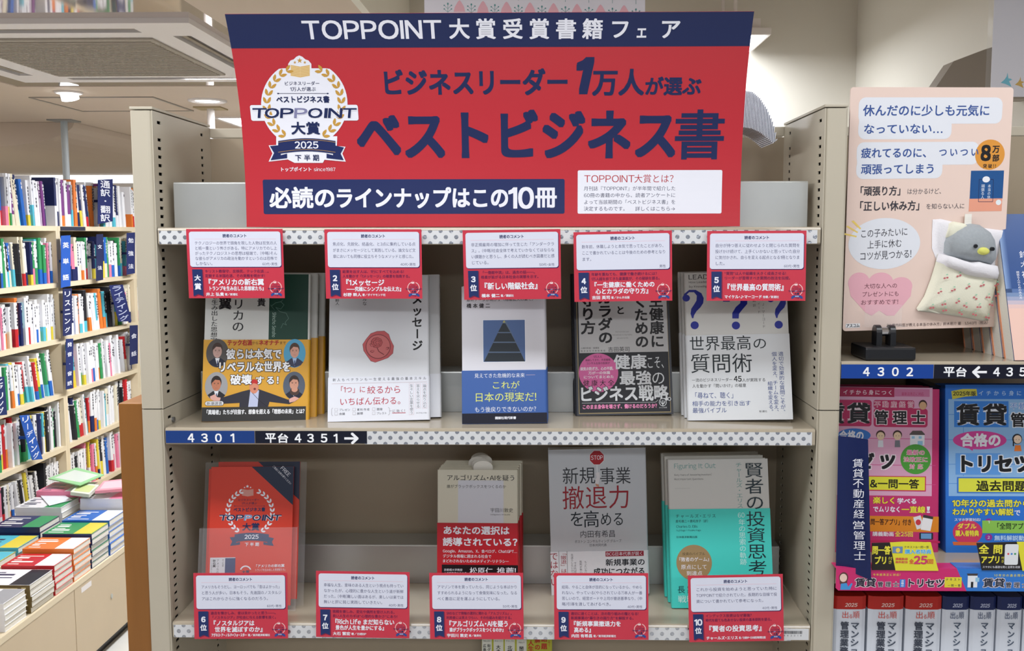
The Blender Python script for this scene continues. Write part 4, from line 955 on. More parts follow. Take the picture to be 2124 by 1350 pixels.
# -- turquoise and white book
G = 'copies of the turquoise and white book'
P10 = (.2339, .0505, Z3 + .0013, -.0497, .1834, .0293); w10, h10, th10 = .130, .190, .0185
for k, lab in ((2, 'white topped turquoise book, rearmost of the three copies'), (1, 'white topped turquoise book, middle one of the three copies')):
    book('paperback_book', lab, G, (P10[0] - .002 * k, P10[1] + th10 * 1.05 * k, P10[2], *P10[3:]), w10, h10, th10, (206, 204, 196), obi=(.126, (70, 208, 196)), side='L')
t, P = book('paperback_book', 'turquoise and white book with gold round seal, front copy, last in the lower row', G, P10, w10, h10, th10, (208, 207, 203), obi=(.126, (74, 212, 200)), side='L')
pr = printer(t, P); pr.K(1360, 920, 4.823)
tq = (110, 160, 156)
pr.text('Figuring It Out', 184, 198, 600, 246, tq, lat=True, b=-.004); pr.text("Sixty Years of Answering Investors'", 184, 302, 560, 320, (90, 90, 90), lat=True); pr.text('Most Important Questions', 186, 345, 476, 363, (90, 90, 90), lat=True); pr.rect(192, 447, 344, 449, (160, 160, 158))
pr.text('チャールズ·エリス', 806, 186, 868, 646, tq, v=True, b=-.006)
pr.h = .00075; TQD = (16, 60, 66)
pr.text('賢者の投資思考', 908, 180, 1090, 1320, (14, 40, 50), v=True, b=.0, res=3, al='j')
pr.text('60', 822, 690, 888, 738, (210, 244, 240), lat=True); pr.text('年の思索の軌跡', 836, 750, 902, 1214, (200, 240, 236), v=True, b=-.006)
pr.text('チャールズ·エリス', 200, 704, 600, 742, TQD); pr.text('鹿毛雄二＋鹿毛房子〔訳〕', 200, 760, 540, 788, TQD); pr.text('Charles D. Ellis', 204, 816, 418, 840, TQD, lat=True); pr.text('Yuji Kage + Fusako Kage', 204, 858, 452, 874, TQD, lat=True); pr.text('日本経済新聞出版', 206, 922, 416, 944, TQD, b=.01)
pr.part('gold_seal'); pr.ell(384, 1190, 178, 180, (160, 134, 92), 40)
pr.part('printed_lettering'); pr.text('投資のバイブル', 268, 1086, 492, 1116, (50, 44, 30)); pr.text('『敗者のゲーム』', 212, 1134, 556, 1178, WHT, b=.01); pr.text('原点にして', 254, 1208, 512, 1256, WHT, b=.0); pr.text('到達点', 308, 1272, 466, 1318, WHT, b=.0)
pr.K(1380, 1170, 5.589); pr.text('長期投資', 142, 248, 560, 334, TQD, b=-.004); pr.text('戦略を学ぶ', 150, 360, 640, 444, (214, 246, 240), b=.0)
pr.done()

# -- catalogue leaning in the compartment below
pb_ = (-.0215, .145, Z3 - .26 + .001, 0, .12, 0); P = pose(*pb_)
t = empty('catalogue', 'yellow-green catalogue with white title columns just visible under the bottom shelf edge', 'catalogue', M=mtx(P))
boxo('catalogue_sheets', (0, .1005, 0, .006, 0, .215), ink((176, 176, 52), .4), t)
pr = flat_print(t, P); pr.K(960, 1300, 8.85)
pr.part('title_column')
for a, b in ((352, 532), (565, 745), (772, 955), (990, 1170)): pr.rect(a, -60, b, 620, (216, 216, 204))
pr.part('printed_lettering')
for st, a, b in (('大きな字', 612, 690), ('北関東版', 820, 905), ('関東近郊', 1035, 1115)): pr.text(st, a, 330 + (a - 612) * .06, b, 640, BLK, v=True, b=.02)
pr.text('街グルメ', 450, 310, 510, 600, BLK, v=True, b=.02); pr.text('広島近郊', 370, 310, 430, 600, BLK, v=True, b=.02)
for st, a, b in (('No.20', 380, 500), ('No.11', 590, 715), ('No.18', 800, 930), ('No.1', 1030, 1125)): pr.text(st, a, 245 + (a > 800) * 25, b, 270 + (a > 800) * 30, BLK, lat=True)
for st, a, b, y in (('人生訓', 1200, 1300, 240), ('解の凝', 1320, 1420, 180), ('話題の', 1440, 1545, 150), ('るて', 1560, 1610, 250)): pr.text(st, a, y, b, 560 if b < 1600 else 370, (180, 50, 30), v=True, b=.03 if b < 1600 else 0)
pr.done()
# fanned white paper stack behind the banner's right end
t = empty('fanned_paper_stack', 'stack of white paper sheets fanning out behind the right end of the banner', 'paper stack', 'none'); del t['group']
FP = mat('fan_paper', (236, 240, 248), rough=.6)
for k in range(26):
    u = 1536 + (1610 - 1536) * k / 25.
    vt = np.interp(u, (1536, 1548, 1560, 1575, 1590, 1603, 1610), (187, 188, 190, 203, 226, 256, 288)); vb = np.interp(u, (1536, 1560, 1575, 1590, 1604, 1610), (263, 266, 273, 284, 297, 292))
    yb = .085 + .0004 * k; a = aty(u + 2, vt, yb); b = aty(u, (vt + vb) / 2, yb); c = aty(u - 3 + 2.5 * (k / 25.), vb, yb)
    q = MB(); prof = []
    for j in range(7): t_ = j / 6; prof.append(tuple((1 - t_) ** 2 * A + 2 * t_ * (1 - t_) * B + t_ * t_ * C_ for A, B, C_ in ((a[0], b[0], c[0]), (a[2], b[2], c[2]))))
    q.prism(prof + [(x + .0007, z) for x, z in prof[::-1]], yb, yb + .07); q.build('paper_sheet', FP, t)

# ---------------------------------------------------------------- right-hand bookshelf contents
# peach poster on a clip stand
PP = (.4400, .0386, 1.5274, .1347, -.0401, .0143); pw, ph = .210, .297
P = pose(*PP)
t = empty('peach_poster', 'peach cardboard poster with blue handwriting style lines and a plush chick in a sleeping bag', 'poster', M=mtx(P))
q = MB(); r_ = .004; pr_ = []
for cx, cz, a0 in ((pw - r_, ph - r_, 0), (r_, ph - r_, 90), (r_, r_, 180), (pw - r_, r_, 270)):
    for i in range(5): a = math.radians(a0 + i * 22.5); pr_.append((cx + r_ * math.cos(a), cz + r_ * math.sin(a)))
q.prism(pr_, 0, .0016, ax='y'); q.build('poster_board', mat('peach_board', (232, 208, 196), rough=.45), t)
pr = flat_print(t, P); PBL = (58, 86, 150); BUB = (226, 229, 236)
pr.part('speech_bubble'); pr.K(1640, 0, 2.812)
pr.rect(400, 568, 1238, 722, BUB, 40); pr.rect(396, 690, 940, 812, BUB, 40); pr.rect(388, 828, 1100, 962, BUB, 40); pr.rect(384, 930, 886, 1042, BUB, 40)
pr.rect(400, 640, 900, 760, BUB, 30); pr.rect(388, 900, 860, 990, BUB, 30)
pr.K(1640, 440, 3.215); pr.ell(625, 210, 238, 170, BUB, 48)
pr.part('heart_picture'); HT = (232, 176, 188)
pr.ell(455, 470, 72, 68, HT); pr.ell(600, 470, 84, 68, HT); pr.ell(735, 495, 76, 62, HT); pr.poly([(384, 480), (810, 490), (800, 560), (690, 690), (640, 690), (590, 655), (540, 690), (500, 670), (400, 560)], HT)
pr.part('yellow_dashes'); YD = (236, 206, 110)
pr.poly([(404, 60), (420, 55), (470, 108), (462, 116)], YD); pr.poly([(368, 96), (380, 90), (450, 132), (444, 140)], YD); pr.poly([(358, 150), (360, 140), (440, 158), (438, 168)], YD)
pr.part('orange_badge'); pr.K(1640, 0, 2.812); pr.ell(1162, 902, 86, 88, (220, 150, 62), 36)
pr.part('book_picture'); pr.rect(1048, 995, 1240, 1158, (34, 84, 142)); pr.rect(1040, 1158, 1232, 1232, (232, 160, 134))
pr.line([(1100, 1046), (1182, 1046), (1178, 1176), (1094, 1176), (1100, 1046)], 3, (30, 40, 80)); pr.ell(1140, 1046, 22, 18, (236, 236, 240), 16)
pr.text('本当の休', 1148, 1074, 1166, 1160, (226, 232, 240), v=True); pr.text('頑張る人', 1110, 1074, 1130, 1160, (226, 232, 240), v=True); pr.ell(1212, 1180, 16, 16, (228, 236, 240), 14)
pr.part('printed_lettering')
pr.text('休んだのに少しも元気に', 428, 612, 1164, 676, PBL, b=.02); pr.text('なっていない…', 428, 722, 890, 780, PBL, b=.02)
pr.text('疲れてるのに、', 414, 862, 826, 920, PBL, b=.02); pr.text('ついつい', 866, 862, 1096, 912, PBL, b=.02); pr.text('頑張ってしまう', 414, 956, 842, 1014, PBL, b=.02)
pr.text('8', 1108, 844, 1168, 940, BLK, b=.04, lat=True); pr.text('万', 1176, 850, 1218, 892, BLK, b=.03); pr.text('部', 1176, 900, 1216, 942, BLK, b=.03); pr.text('突破!!', 1122, 956, 1196, 980, BLK, b=.02)
pr.text('「頑張り方」', 380, 1086, 668, 1140, (60, 58, 66), b=.02); pr.text('は分かるけど、', 680, 1098, 896, 1132, (110, 106, 110)); pr.text('「正しい休み方」', 376, 1172, 780, 1228, (60, 58, 66), b=.02); pr.text('を知らない人に', 790, 1186, 1014, 1218, (90, 86, 92))
pr.K(1640, 440, 3.215)
pr.text('この子みたいに', 466, 108, 780, 164, (62, 62, 70), b=.0, rot=2); pr.text('上手に休む', 512, 184, 740, 238, (62, 62, 70), b=.0, rot=2); pr.text('コツが見つかる!', 460, 256, 804, 314, (62, 62, 70), b=.0, rot=2)
PKT = (110, 66, 76)
pr.text('大切な人への', 492, 474, 710, 508, PKT, b=.0); pr.text('プレゼントにも', 476, 528, 722, 562, PKT, b=.0); pr.text('おすすめです!', 468, 582, 716, 616, PKT, b=.0)
pr.rect(366, 742, 462, 770, (238, 238, 240), 6); pr.text('アスコム', 370, 744, 458, 768, BLK, b=.03); pr.text('『心療内科医が教える本当の休み方』鈴木裕介 著　1,540円（税込）', 632, 734, 1330, 756, (90, 74, 74))
pr.done()
# plush chick in its sleeping bag, fixed to the poster
def cushion(name, outline, depth, m, parent, y0=0., n_in=7, power=.5, wob=0.):
    """padded shape from an outline in poster metres: domed front, flat back"""
    o = np.array(outline); c = o.mean(0); q = MB(); N = len(o); rings = []
    for j in range(n_in + 1):
        f = 1 - j / n_in; d = depth * (1 - f ** 2.6) ** power
        for i in range(N):
            p = c + (o[i] - c) * f; q.v.append((p[0], y0 - d + wob * math.sin(i * 1.7 + j) * (1 - f) * .0, p[1]))
    for j in range(n_in):
        for i in range(N):
            k = (i + 1) % N
            if j < n_in - 1: q.f.append((j * N + i, j * N + k, (j + 1) * N + k, (j + 1) * N + i))
            else: q.f.append((j * N + i, j * N + k, (j + 1) * N))
            q.m.append(0)
    q.v += [(a, y0, b) for a, b in o]; b0 = (n_in + 1) * N
    q.f.append(tuple(range(b0, b0 + N))); q.m.append(0)
    for i in range(N): q.f.append((i, (i + 1) % N, b0 + (i + 1) % N, b0 + i)); q.m.append(0)
    ob = q.build(name, m, parent, smooth=True); return ob
Pm = pose(*PP)
tp = flat_print(t, P)            # only used to measure
def PL(pts): tp.K(1900, 440, 3.97); return [tp.P(*p) for p in pts]
pl = empty('plush_chick', 'grey plush chick with yellow beak tucked in a cream cherry patterned sleeping bag', 'plush toy', M=mtx(Pm))
CREAM = mat('cream_cotton', (226, 224, 204), rough=.85, bump=.25, nscale=900, noise=.04); FLEECE = mat('white_fleece', (226, 224, 228), rough=.95, bump=.4, nscale=500); GPL = mat('grey_plush', (158, 164, 168), rough=.95, noise=.10, nscale=260, bump=.4)
cushion('sleeping_bag_back', PL([(135, 60), (200, 55), (300, 78), (420, 96), (560, 130), (716, 150), (728, 200), (690, 300), (652, 400), (650, 470), (400, 520), (170, 400), (130, 300), (130, 180)]), .006, FLEECE, pl, -.0004)
cushion('cream_pillow', PL([(215, 210), (250, 90), (300, 75), (380, 90), (420, 110), (360, 160), (260, 230)]), .010, CREAM, pl, -.002)
cushion('head', PL([(208, 250), (230, 190), (280, 140), (350, 104), (430, 92), (510, 104), (580, 150), (620, 220), (632, 300), (630, 400), (600, 436), (500, 420), (380, 400), (260, 370), (206, 335)]), .020, GPL, pl, -.003)
sb_ = cushion('sleeping_bag', PL([(170, 340), (260, 372), (380, 425), (500, 440), (630, 440), (660, 560), (640, 640), (610, 760), (588, 890), (540, 892), (380, 862), (200, 834), (10, 812), (-4, 790), (60, 690), (110, 560), (150, 430)]), .016, CREAM, pl, -.002)
cushion('folded_fleece_edge', PL([(172, 335), (230, 350), (330, 385), (400, 404), (470, 395), (540, 415), (640, 436), (652, 500), (640, 552), (560, 548), (440, 535), (340, 512), (250, 470), (180, 440), (155, 400)]), .021, FLEECE, pl, -.003, power=.35)
def dpt(x, y): return PL([(x, y)])[0]
for x in ((400, 271), (537, 294)):
    a, b = dpt(*x); q = MB(); q.prism([(a + .0024 * math.cos(k * .785), b + .0024 * math.sin(k * .785)) for k in range(8)], -.0250, -.018, ax='y'); q.build('eye', BLACKP, pl)
a, b = dpt(468, 311)
bk = cushion('beak', [(a + .0082 * math.cos(k * math.pi / 10), b + .0050 * math.sin(k * math.pi / 10) - .0006 * math.cos(k * math.pi / 10)) for k in range(20)], .005, mat('beak_yellow', (214, 214, 110), rough=.8), pl, -.0215)
q = MB(); a, b = dpt(415, 60); q.box(a - .0045, a + .0045, -.004, -.003, b - .009, b + .007); q.build('hang_tag', WHITEP, pl)
# cherry print: little sewn-on motifs following the bag front
q = MB(); rnd = random.Random(5)
vsb = np.array([v.co[:] for v in sb_.data.vertices])[:17 * 8]
def bag_y(a, b): k = np.argsort((vsb[:, 0] - a) ** 2 + (vsb[:, 2] - b) ** 2)[:3]; return vsb[k, 1].min()
for x, y in ((186, 532), (288, 514), (240, 630), (358, 606), (478, 592), (605, 590), (418, 694), (528, 690), (608, 672), (165, 746), (276, 726), (340, 762), (450, 768), (560, 752), (78, 776), (182, 798), (305, 820), (418, 830), (542, 858), (136, 648)):
    a, b = dpt(x, y); yy = bag_y(a, b) - .0009; an = rnd.uniform(-.6, .6)
    for dx in (-.0018, .0018):
        u_, v_ = a + dx * math.cos(an), b + dx * math.sin(an); q.add([(u_ + .0017 * math.cos(k), yy, v_ + .0012 * math.sin(k)) for k in np.arange(0, 6.2, 1.05)], [tuple(range(6))], 0)
    u_, v_ = a + .0012, b + .0040; q.add([(u_ - .0016, yy, v_), (u_, yy, v_ - .0008), (u_ + .0018, yy, v_ + .0003), (u_, yy, v_ + .0010)], [(0, 1, 2, 3)], 1)
q.build('cherry_print', [ink((190, 100, 106), .8), ink((150, 200, 170), .8)], pl)['kind'] = 'stuff'
# clip stand
cl = empty('sign_clip_stand', 'clear clip on a heavy black square base holding the peach poster', 'clip stand')
c0 = aty(1797, 748, 0.0); c1 = aty(1903, 748, 0.0); xb0, xb1 = float(c0[0]), float(c1[0]); zb = ZR1 + .0004
boxo('base', (xb0, xb1, .004, .062, zb, zb + .0165), BLACKP, cl, .003)
xm = (xb0 + xb1) / 2
for sx in (-1, 1):
    q = MB(); q.prism([(.030 + .009 * math.cos(math.radians(a)), zb + .0165 + (.016 + .009 * math.sin(math.radians(a)) if a <= 180 else 0)) for a in range(0, 181, 20)] + [(.021, zb + .0160), (.039, zb + .0160)], xm + sx * .0085 - .0035, xm + sx * .0085 + .0035, ax='x'); q.build('knuckle', BLACKP, cl, .0006)
q = MB(); q.tube([(xm - .005, .030, zb + .033), (xm + .005, .030, zb + .033)], .0055, 12); q.build('hinge', mat('chrome', (200, 200, 205), rough=.15, metal=1.), cl, smooth=False)
boxo('clip_shelf', (xm - .025, xm + .025, .026, .036, zb + .0385, zb + .0405), CLEAR, cl, .0005)
boxo('clip_front', (xm - .023, xm + .023, .0335, .0348, zb + .0405, zb + .066), CLEAR, cl, .0005)
boxo('clip_stem', (xm - .004, xm + .004, .027, .034, zb + .030, zb + .0385), CLEAR, cl)
# blue books at the right
G = 'copies of the blue gradient book'
bx0 = .6378
nm = ('front copy', 'second copy', 'third copy', 'fourth copy', 'rearmost copy')
for k in range(5):
    y = .006 + .0285 * k
    th = .0235
    lab = f'blue and peach book in the slanted stack right of the peach poster, {nm[k]}'
    ps = (bx0 - .0035 * k * 0, y, ZR1 + .0008, 0, .34, 0)
    P = pose(*ps); t = empty('hardback_book', lab, 'book', G, M=mtx(P))
    mcov = mat('blue_to_peach_cover', (60, 92, 150), rough=.3)
    boxo('page_block', (.0012, .126, .001, th - .001, .001, .186), WHITEP, t)
    boxo('cover', (0, .127, -.0006, .001, 0, .188), ink((44, 78, 136), .3), t)
    boxo('back_cover', (0, .127, th - .001, th + .0006, 0, .188), ink((226, 150, 112), .4), t)
    pr = Print(t, None, lambda a, b, h: (a, -.0006 - h, b)); pr.part('peach_band')
    cols = [(228, 190, 176), (218, 186, 180), (190, 178, 190), (150, 158, 186), (112, 136, 174), (78, 108, 160)]
    for j, c_ in enumerate(cols):
        z0 = 0 if j == 0 else .060 + .005 * j; z1 = .060 + .005 * (j + 1); pr.raw([(.0, z0), (.127, z0), (.127, z1), (.0, z1)], [(0, 1, 2, 3)], c_)
    for j in range(6): pr.raw([(.0012 * j, .085), (.0012 * (j + 1), .085), (.0012 * (j + 1) + .0, .188), (.0012 * j, .188)], [(0, 1, 2, 3)], (132 - 14 * j, 158 - 13 * j, 198 - 10 * j))
    pr.up()
    if k == 0:
        pr.part('printed_lettering')
        pr._txt('鈴木裕介', .0265, .115, .0045, .026, WHT, 0, True, 'j', False, 0, 3, 0); pr._txt('頑張る人のための休み方', .0170, .095, .0018, .018, WHT, 0, True, 'j', False, 0, 3, 0); pr._txt('心療内科医が教える', .0240, .045, .0016, .026, (150, 120, 120), 0, True, 'j', False, 0, 3, 0)
    pr.done()

# exam books, divider sign, display strip, spines below
def wide_book(name, label, group, ps, w, h, th, cover, side='L'):
    P = pose(*ps); t = empty(name, label, 'book', group, M=mtx(P)); book_body(t, w, h, th, cover, side=side); return t, P
PK, PKL = (196, 52, 110), (222, 168, 196)
rx = NX0 - .0
yb = .058
pk0 = aty(1948, 1147, yb)
for k, lab in ((1, 'pink exam book standing behind the pink textbook beside the post'), (0, 'pink property exam textbook with cartoon faces, right of the steel post')):
    t, P = wide_book('exam_book', lab, 'copies of the pink exam textbook', (pk0[0] - .1485 + (0 if k == 0 else .001), yb + .0235 * k, ZR2 + .0008, .01, .10, -.012), .138 if 0 else .1485, .2115, .022, PK, 'R')
    if k: continue
    # the left third is hidden by the post: print only from the post rightwards
    pr = flat_print(t, P); pr.part('cover_panel'); pr.K(1700, 780, 4.82)
    pr.rect(60, 110, 1125, 1195, PKL); pr.rect(60, 112, 748, 205, (170, 28, 76)); pr.rect(750, 130, 1100, 205, (206, 120, 160))
    for a, b, c, d in ((60, 620, 1140, 626), (60, 884, 1160, 890), (60, 1076, 1160, 1082)): pr.rect(a, b, c, d, (206, 80, 140))
    pr.part('printed_lettering')
    pr.text('イチから身につく', 236, 138, 730, 186, (236, 206, 218), b=.02); pr.text('最新法改正に対応', 820, 160, 1040, 195, (190, 60, 110), b=.01)
    OW = ((236, 220, 226), .05)
    pr.rect(60, 236, 520, 500, (188, 44, 96), 30); pr.rect(540, 240, 945, 322, (188, 44, 96), 20); pr.rect(540, 322, 1080, 510, (188, 44, 96), 30)
    pr.text('賃', 20, 262, 250, 474, BLK, b=.03, out=OW); pr.text('貸', 270, 262, 508, 474, BLK, b=.03, out=OW)
    pr.text('不動産経営', 548, 252, 938, 312, (206, 70, 120), b=.01, out=((236, 220, 226), .04)); pr.text('管理士', 552, 346, 1052, 480, BLK, b=.03, out=OW)
    pr.part('cartoon_figures')
    def fig(x, y, hair, cl_, r=40):
        pr.ell(x, y - 4, r * 1.15, r * 1.15, hair, 18); pr.ell(x, y + 8, r * .95, r, (232, 204, 170), 18); pr.poly([(x - r * .7, y + r * 3), (x - r * .6, y + r * 1.3), (x + r * .6, y + r * 1.3), (x + r * .7, y + r * 3)], cl_)
        pr.ell(x - r * .35, y + 6, 4, 4, BLK, 6); pr.ell(x + r * .35, y + 6, 4, 4, BLK, 6)
    fig(610, 590, (70, 40, 36), (226, 228, 236)); fig(778, 590, (60, 40, 36), (120, 122, 130)); pr.ell(1032, 285, 42, 48, (60, 34, 30), 18); pr.ell(1032, 296, 36, 40, (214, 170, 130), 18)
    pr.poly([(898, 580), (930, 545), (1020, 545), (1052, 580), (1052, 588), (898, 588)], (90, 80, 78)); pr.rect(904, 588, 1048, 690, (232, 234, 240)); pr.rect(920, 600, 950, 625, (150, 200, 230)); pr.rect(990, 600, 1020, 625, (150, 200, 230)); pr.rect(980, 648, 1030, 690, (150, 200, 230))
    pr.part('round_seals'); pr.ell(345, 590, 165, 68, (54, 116, 196), 30); pr.ell(960, 830, 152, 150, (78, 160, 60), 36)
    pr.part('printed_lettering')
    pr.text('合格の', 200, 545, 440, 640, WHT, b=.03)
    for i, st in enumerate(('最新の', '法改正に', '対応')): pr.text(st, (870, 840, 900)[i], 738 + i * 70, (1050, 1080, 1030)[i], 788 + i * 70, (214, 90, 150), b=.02, out=((236, 236, 220), .04))
    pr.text('ゼツ', 380, 775, 750, 930, BLK, b=.05, shear=.12, out=((238, 226, 232), .06))
    pr.rect(420, 998, 1062, 1148, (200, 30, 90)); pr.rect(420, 1006, 1052, 1138, (224, 222, 60)); pr.text('&一問一答', 506, 1030, 990, 1120, (40, 40, 20), b=.03)
    pr.K(1700, 1010, 3.972); pr.part('cover_panel'); pr.rect(100, 70, 966, 560, PK)
    pr.rect(400, 240, 980, 368, (224, 138, 40)); pr.rect(400, 440, 990, 458, (190, 40, 90))
    pr.part('printed_lettering'); YW = (236, 226, 70)
    pr.text('楽しく', 442, 82, 628, 136, YW, b=.03, out=((150, 60, 20), .03)); pr.text('学べる', 640, 92, 800, 138, WHT, b=.03); pr.text('でムリなく', 440, 158, 668, 206, WHT, b=.03); pr.text('一直線', 676, 158, 868, 212, YW, b=.03, out=((150, 60, 20), .03)); pr.text('!', 880, 160, 910, 212, WHT, b=.02)
    pr.text('問一答アプリ」付き', 420, 262, 756, 312, (60, 30, 20), b=.02); pr.text('講義動画', 436, 368, 610, 404, WHT, b=.02); pr.text('全25回', 622, 366, 768, 408, YW, b=.02)
    pr.part('phone_picture'); pr.poly([(770, 250), (830, 232), (862, 330), (800, 350)], (226, 226, 230)); pr.ell(812, 290, 22, 24, (206, 60, 70), 16); pr.poly([(855, 226), (936, 244), (912, 362), (832, 350)], (240, 240, 242)); pr.poly([(855, 226), (936, 244), (932, 266), (850, 250)], (60, 60, 60)); pr.rect(820, 376, 934, 432, (40, 44, 52), 8); pr.rect(834, 382, 920, 426, (110, 160, 210))
    pr.done()
bl0 = aty(1961, 1150, yb)
G = 'copies of the blue exam textbook'
BLU, BLL = (46, 116, 208), (140, 184, 228)
for k, lab in ((1, 'blue exam book standing behind the blue textbook on the right'), (0, 'blue property exam textbook with a pink oval, right of the pink one')):
    t, P = wide_book('exam_book', lab, G, (bl0[0], yb + .030 * k, ZR2 + .0008, .0, .10, .0), .1485, .2115, .028, (36, 92, 180), 'L')
    if k: continue
    pr = flat_print(t, P); pr.part('cover_panel'); pr.K(1930, 780, 4.82)
    def R(a, b, c, d, col): # clip to the cover
        pr.rect(a, b, c, d, col)
    R(150, 86, 1310, 1770, BLU); R(180, 230, 1290, 1200, BLL)
    for y in (382, 634, 880, 1072): R(180, y, 1290, y + 5, (80, 140, 214))
    R(326, 500, 331, 640, (80, 140, 214)); R(326, 880, 331, 1000, (80, 140, 214))
    pr.poly([(208, 150), (320, 128), (460, 128), (468, 196), (340, 206), (218, 232)], (206, 196, 70)); pr.ell(492, 640, 268, 92, (206, 66, 150), 40); pr.poly([(380, 720), (420, 748), (430, 720)], (206, 66, 150))
    pr.part('printed_lettering')
    pr.text('2025年版', 226, 150, 452, 196, (50, 50, 30), b=.03); pr.text('イチから身につく', 482, 146, 1060, 194, (170, 200, 236), b=.02)
    OW = ((232, 236, 244), .055)
    R(236, 250, 780, 510, (56, 130, 216)); pr.text('賃', 256, 272, 492, 494, BLK, b=.03, out=OW); pr.text('貸', 520, 272, 764, 494, BLK, b=.03, out=OW); pr.text('管理士', 806, 370, 1320, 506, BLK, b=.03, out=OW); pr.text('不動産経営', 800, 266, 1200, 330, (60, 130, 216), b=.01, out=((232, 236, 244), .04))
    pr.text('合格の', 306, 576, 700, 700, WHT, b=.04)
    R(250, 770, 700, 985, (96, 156, 224)); pr.text('トリセツ', 262, 790, 1010, 960, BLK, b=.05, out=((236, 240, 246), .05))
    R(264, 1010, 1200, 1170, (56, 116, 200)); R(280, 1022, 1190, 1158, (222, 224, 70)); pr.text('過去問題集', 462, 1046, 1090, 1148, (40, 42, 20), b=.03)
    pr.part('cartoon_figures'); pr.ell(866, 628, 50, 52, (28, 30, 40), 18); pr.ell(870, 632, 40, 42, (240, 214, 188), 18); pr.poly([(836, 750), (846, 690), (900, 690), (910, 750)], (234, 128, 50)); pr.rect(822, 630, 834, 700, (28, 30, 40)); pr.ell(856, 634, 4, 4, BLK, 6); pr.ell(884, 634, 4, 4, BLK, 6)
    pr.part('printed_lettering')
    pr.K(1930, 1010, 3.969)
    OB = ((40, 60, 60), .03)
    pr.text('10年分の過去問から良問', 180, 104, 960, 164, YW, b=.03, out=OB); pr.text('わかりやすい解説', 182, 176, 680, 232, YW, b=.03, out=OB); pr.text('で知識', 690, 186, 900, 236, WHT, b=.02)
    pr.part('round_seals'); pr.ell(305, 372, 122, 100, (206, 60, 100), 30); pr.poly([(180, 450), (430, 455), (420, 480), (190, 478)], (214, 110, 60)); pr.ell(478, 286, 30, 28, (150, 50, 150), 18); pr.ell(478, 412, 30, 28, (150, 50, 150), 18)
    R(425, 276, 900, 380, (140, 196, 84))
    pr.part('printed_lettering'); pr.text('ダブル', 222, 300, 376, 344, YW, b=.03); pr.text('購入者特典', 206, 356, 396, 404, YW, b=.03, out=((150, 30, 60), .02)); pr.text('スマホ学習対応!', 196, 256, 410, 280, WHT, b=.02); pr.text('「全問アプリ」付き', 520, 296, 960, 348, (40, 60, 30), b=.02); pr.text('無料解説動画', 526, 398, 820, 440, (190, 220, 250), b=.02); pr.text('1', 471, 276, 485, 298, WHT, lat=True); pr.text('2', 469, 402, 487, 424, WHT, lat=True)
    pr.done()
# dark spine of another book between the two
boxp = aty(1937, 1140, .065)
t = empty('exam_book', 'dark spined exam book squeezed between the pink and blue textbooks', 'book', 'exam books on the right shelf', loc=(float(boxp[0]) + .0018, .100, ZR2 + .0008))
boxo('cover', (0, .0135, 0, .085, 0, .21), ink((26, 32, 60), .35), t); boxo('spine_label', (.003, .0105, -.0006, -.0001, .192, .204), ink((150, 124, 50), .5), t)
# divider sign
s0, s1, s2, s3 = aty(1739, 904.5, -.012), aty(1800.6, 911.7, -.030), aty(1807, 1203.9, -.030), aty(1732.7, 1174.9, -.012)
t = empty('divider_sign', 'navy vertical divider sign bent outwards beside the post, naming the property manager exam', 'sign')
q = MB(); n = 8; top = []; bot = []
for i in range(n + 1):
    f = i / n; yy = -.012 - .018 * f ** 1.5; top.append((s0[0] + (s1[0] - s0[0]) * f + .004 * 0, yy, s0[2] + (s1[2] - s0[2]) * f)); bot.append((NX0 - .002 + (s2[0] - NX0 + .002) * f, yy, s3[2] + (s2[2] - s3[2]) * f))
q.add(top + bot + [(a, b + .0012, c) for a, b, c in top + bot], [(i, i + 1, n + 2 + i, n + 1 + i) for i in range(n)] + [(2 * n + 2 + i, 3 * n + 3 + i, 3 * n + 4 + i, 2 * n + 3 + i) for i in range(n)] + [(i, 2 * n + 2 + i, 2 * n + 3 + i, i + 1) for i in range(n)] + [(n + 1 + i, n + 2 + i, 3 * n + 4 + i, 3 * n + 3 + i) for i in range(n)] + [(n, 2 * n + 1, 4 * n + 3, 3 * n + 2), (0, 2 * n + 2, 3 * n + 3, n + 1)])
q.build('sign_plate', ink((24, 36, 84), .2), t)
pr = flat_print(t, pose(float(s3[0]), -.0255, 0, 0, 0, 0)); _o = pose(float(s3[0]), -.0255, 0)[0]
pr.pt = lambda a, b, h: (_o[0] + a, -.0295 - h, b)
pr.K(1700, 780, 4.82)
for i, c in enumerate('賃貸不動産経'): pr.text(c, 318 + i * 2.4, 818 + i * 101, 424 + i * 2.4, 905 + i * 101, WHT, b=.0, res=3)
pr.K(1700, 1010, 3.972)
for i, c in enumerate('営管理士'): pr.text(c, 266 + i * 3, 270 + i * 84, 360 + i * 3, 338 + i * 84, WHT, b=.0, res=3)
pr.done()
# display strip
d0, d1 = aty(1732, 1224.5, -.020), aty(1732, 1178, -.020); zs0, zs1 = float(d0[2]), float(d1[2]); X0_, X1_ = NX0 - .004, NX1 - .02
t = empty('display_strip', 'pink and blue cardboard display strip with pop-up signs under the exam books', 'display strip')
xm = float(aty(2005, 1220, -.020)[0]); xt = float(aty(1985, 1175, -.020)[0])
q = MB(); q.prism([(X0_, zs0 + .003), (X0_ + .003, zs0), (xm, zs0), (xt, zs1), (X0_, zs1)], -.020, -.0185); q.build('pink_panel', ink((206, 48, 112), .3), t)
q = MB(); q.prism([(xm, zs0), (X1_, zs0), (X1_, zs1), (xt, zs1)], -.020, -.0185); q.build('blue_panel', ink((52, 122, 206), .3), t)
boxo('strip_shelf', (X0_, X1_, -.0185, .0, zs1 - .0012, zs1), ink((206, 48, 112), .3), t)
boxo('strip_shelf', (xt, X1_, -.0184, .0, zs1 + .0001, zs1 + .0006), ink((52, 122, 206), .3), t)
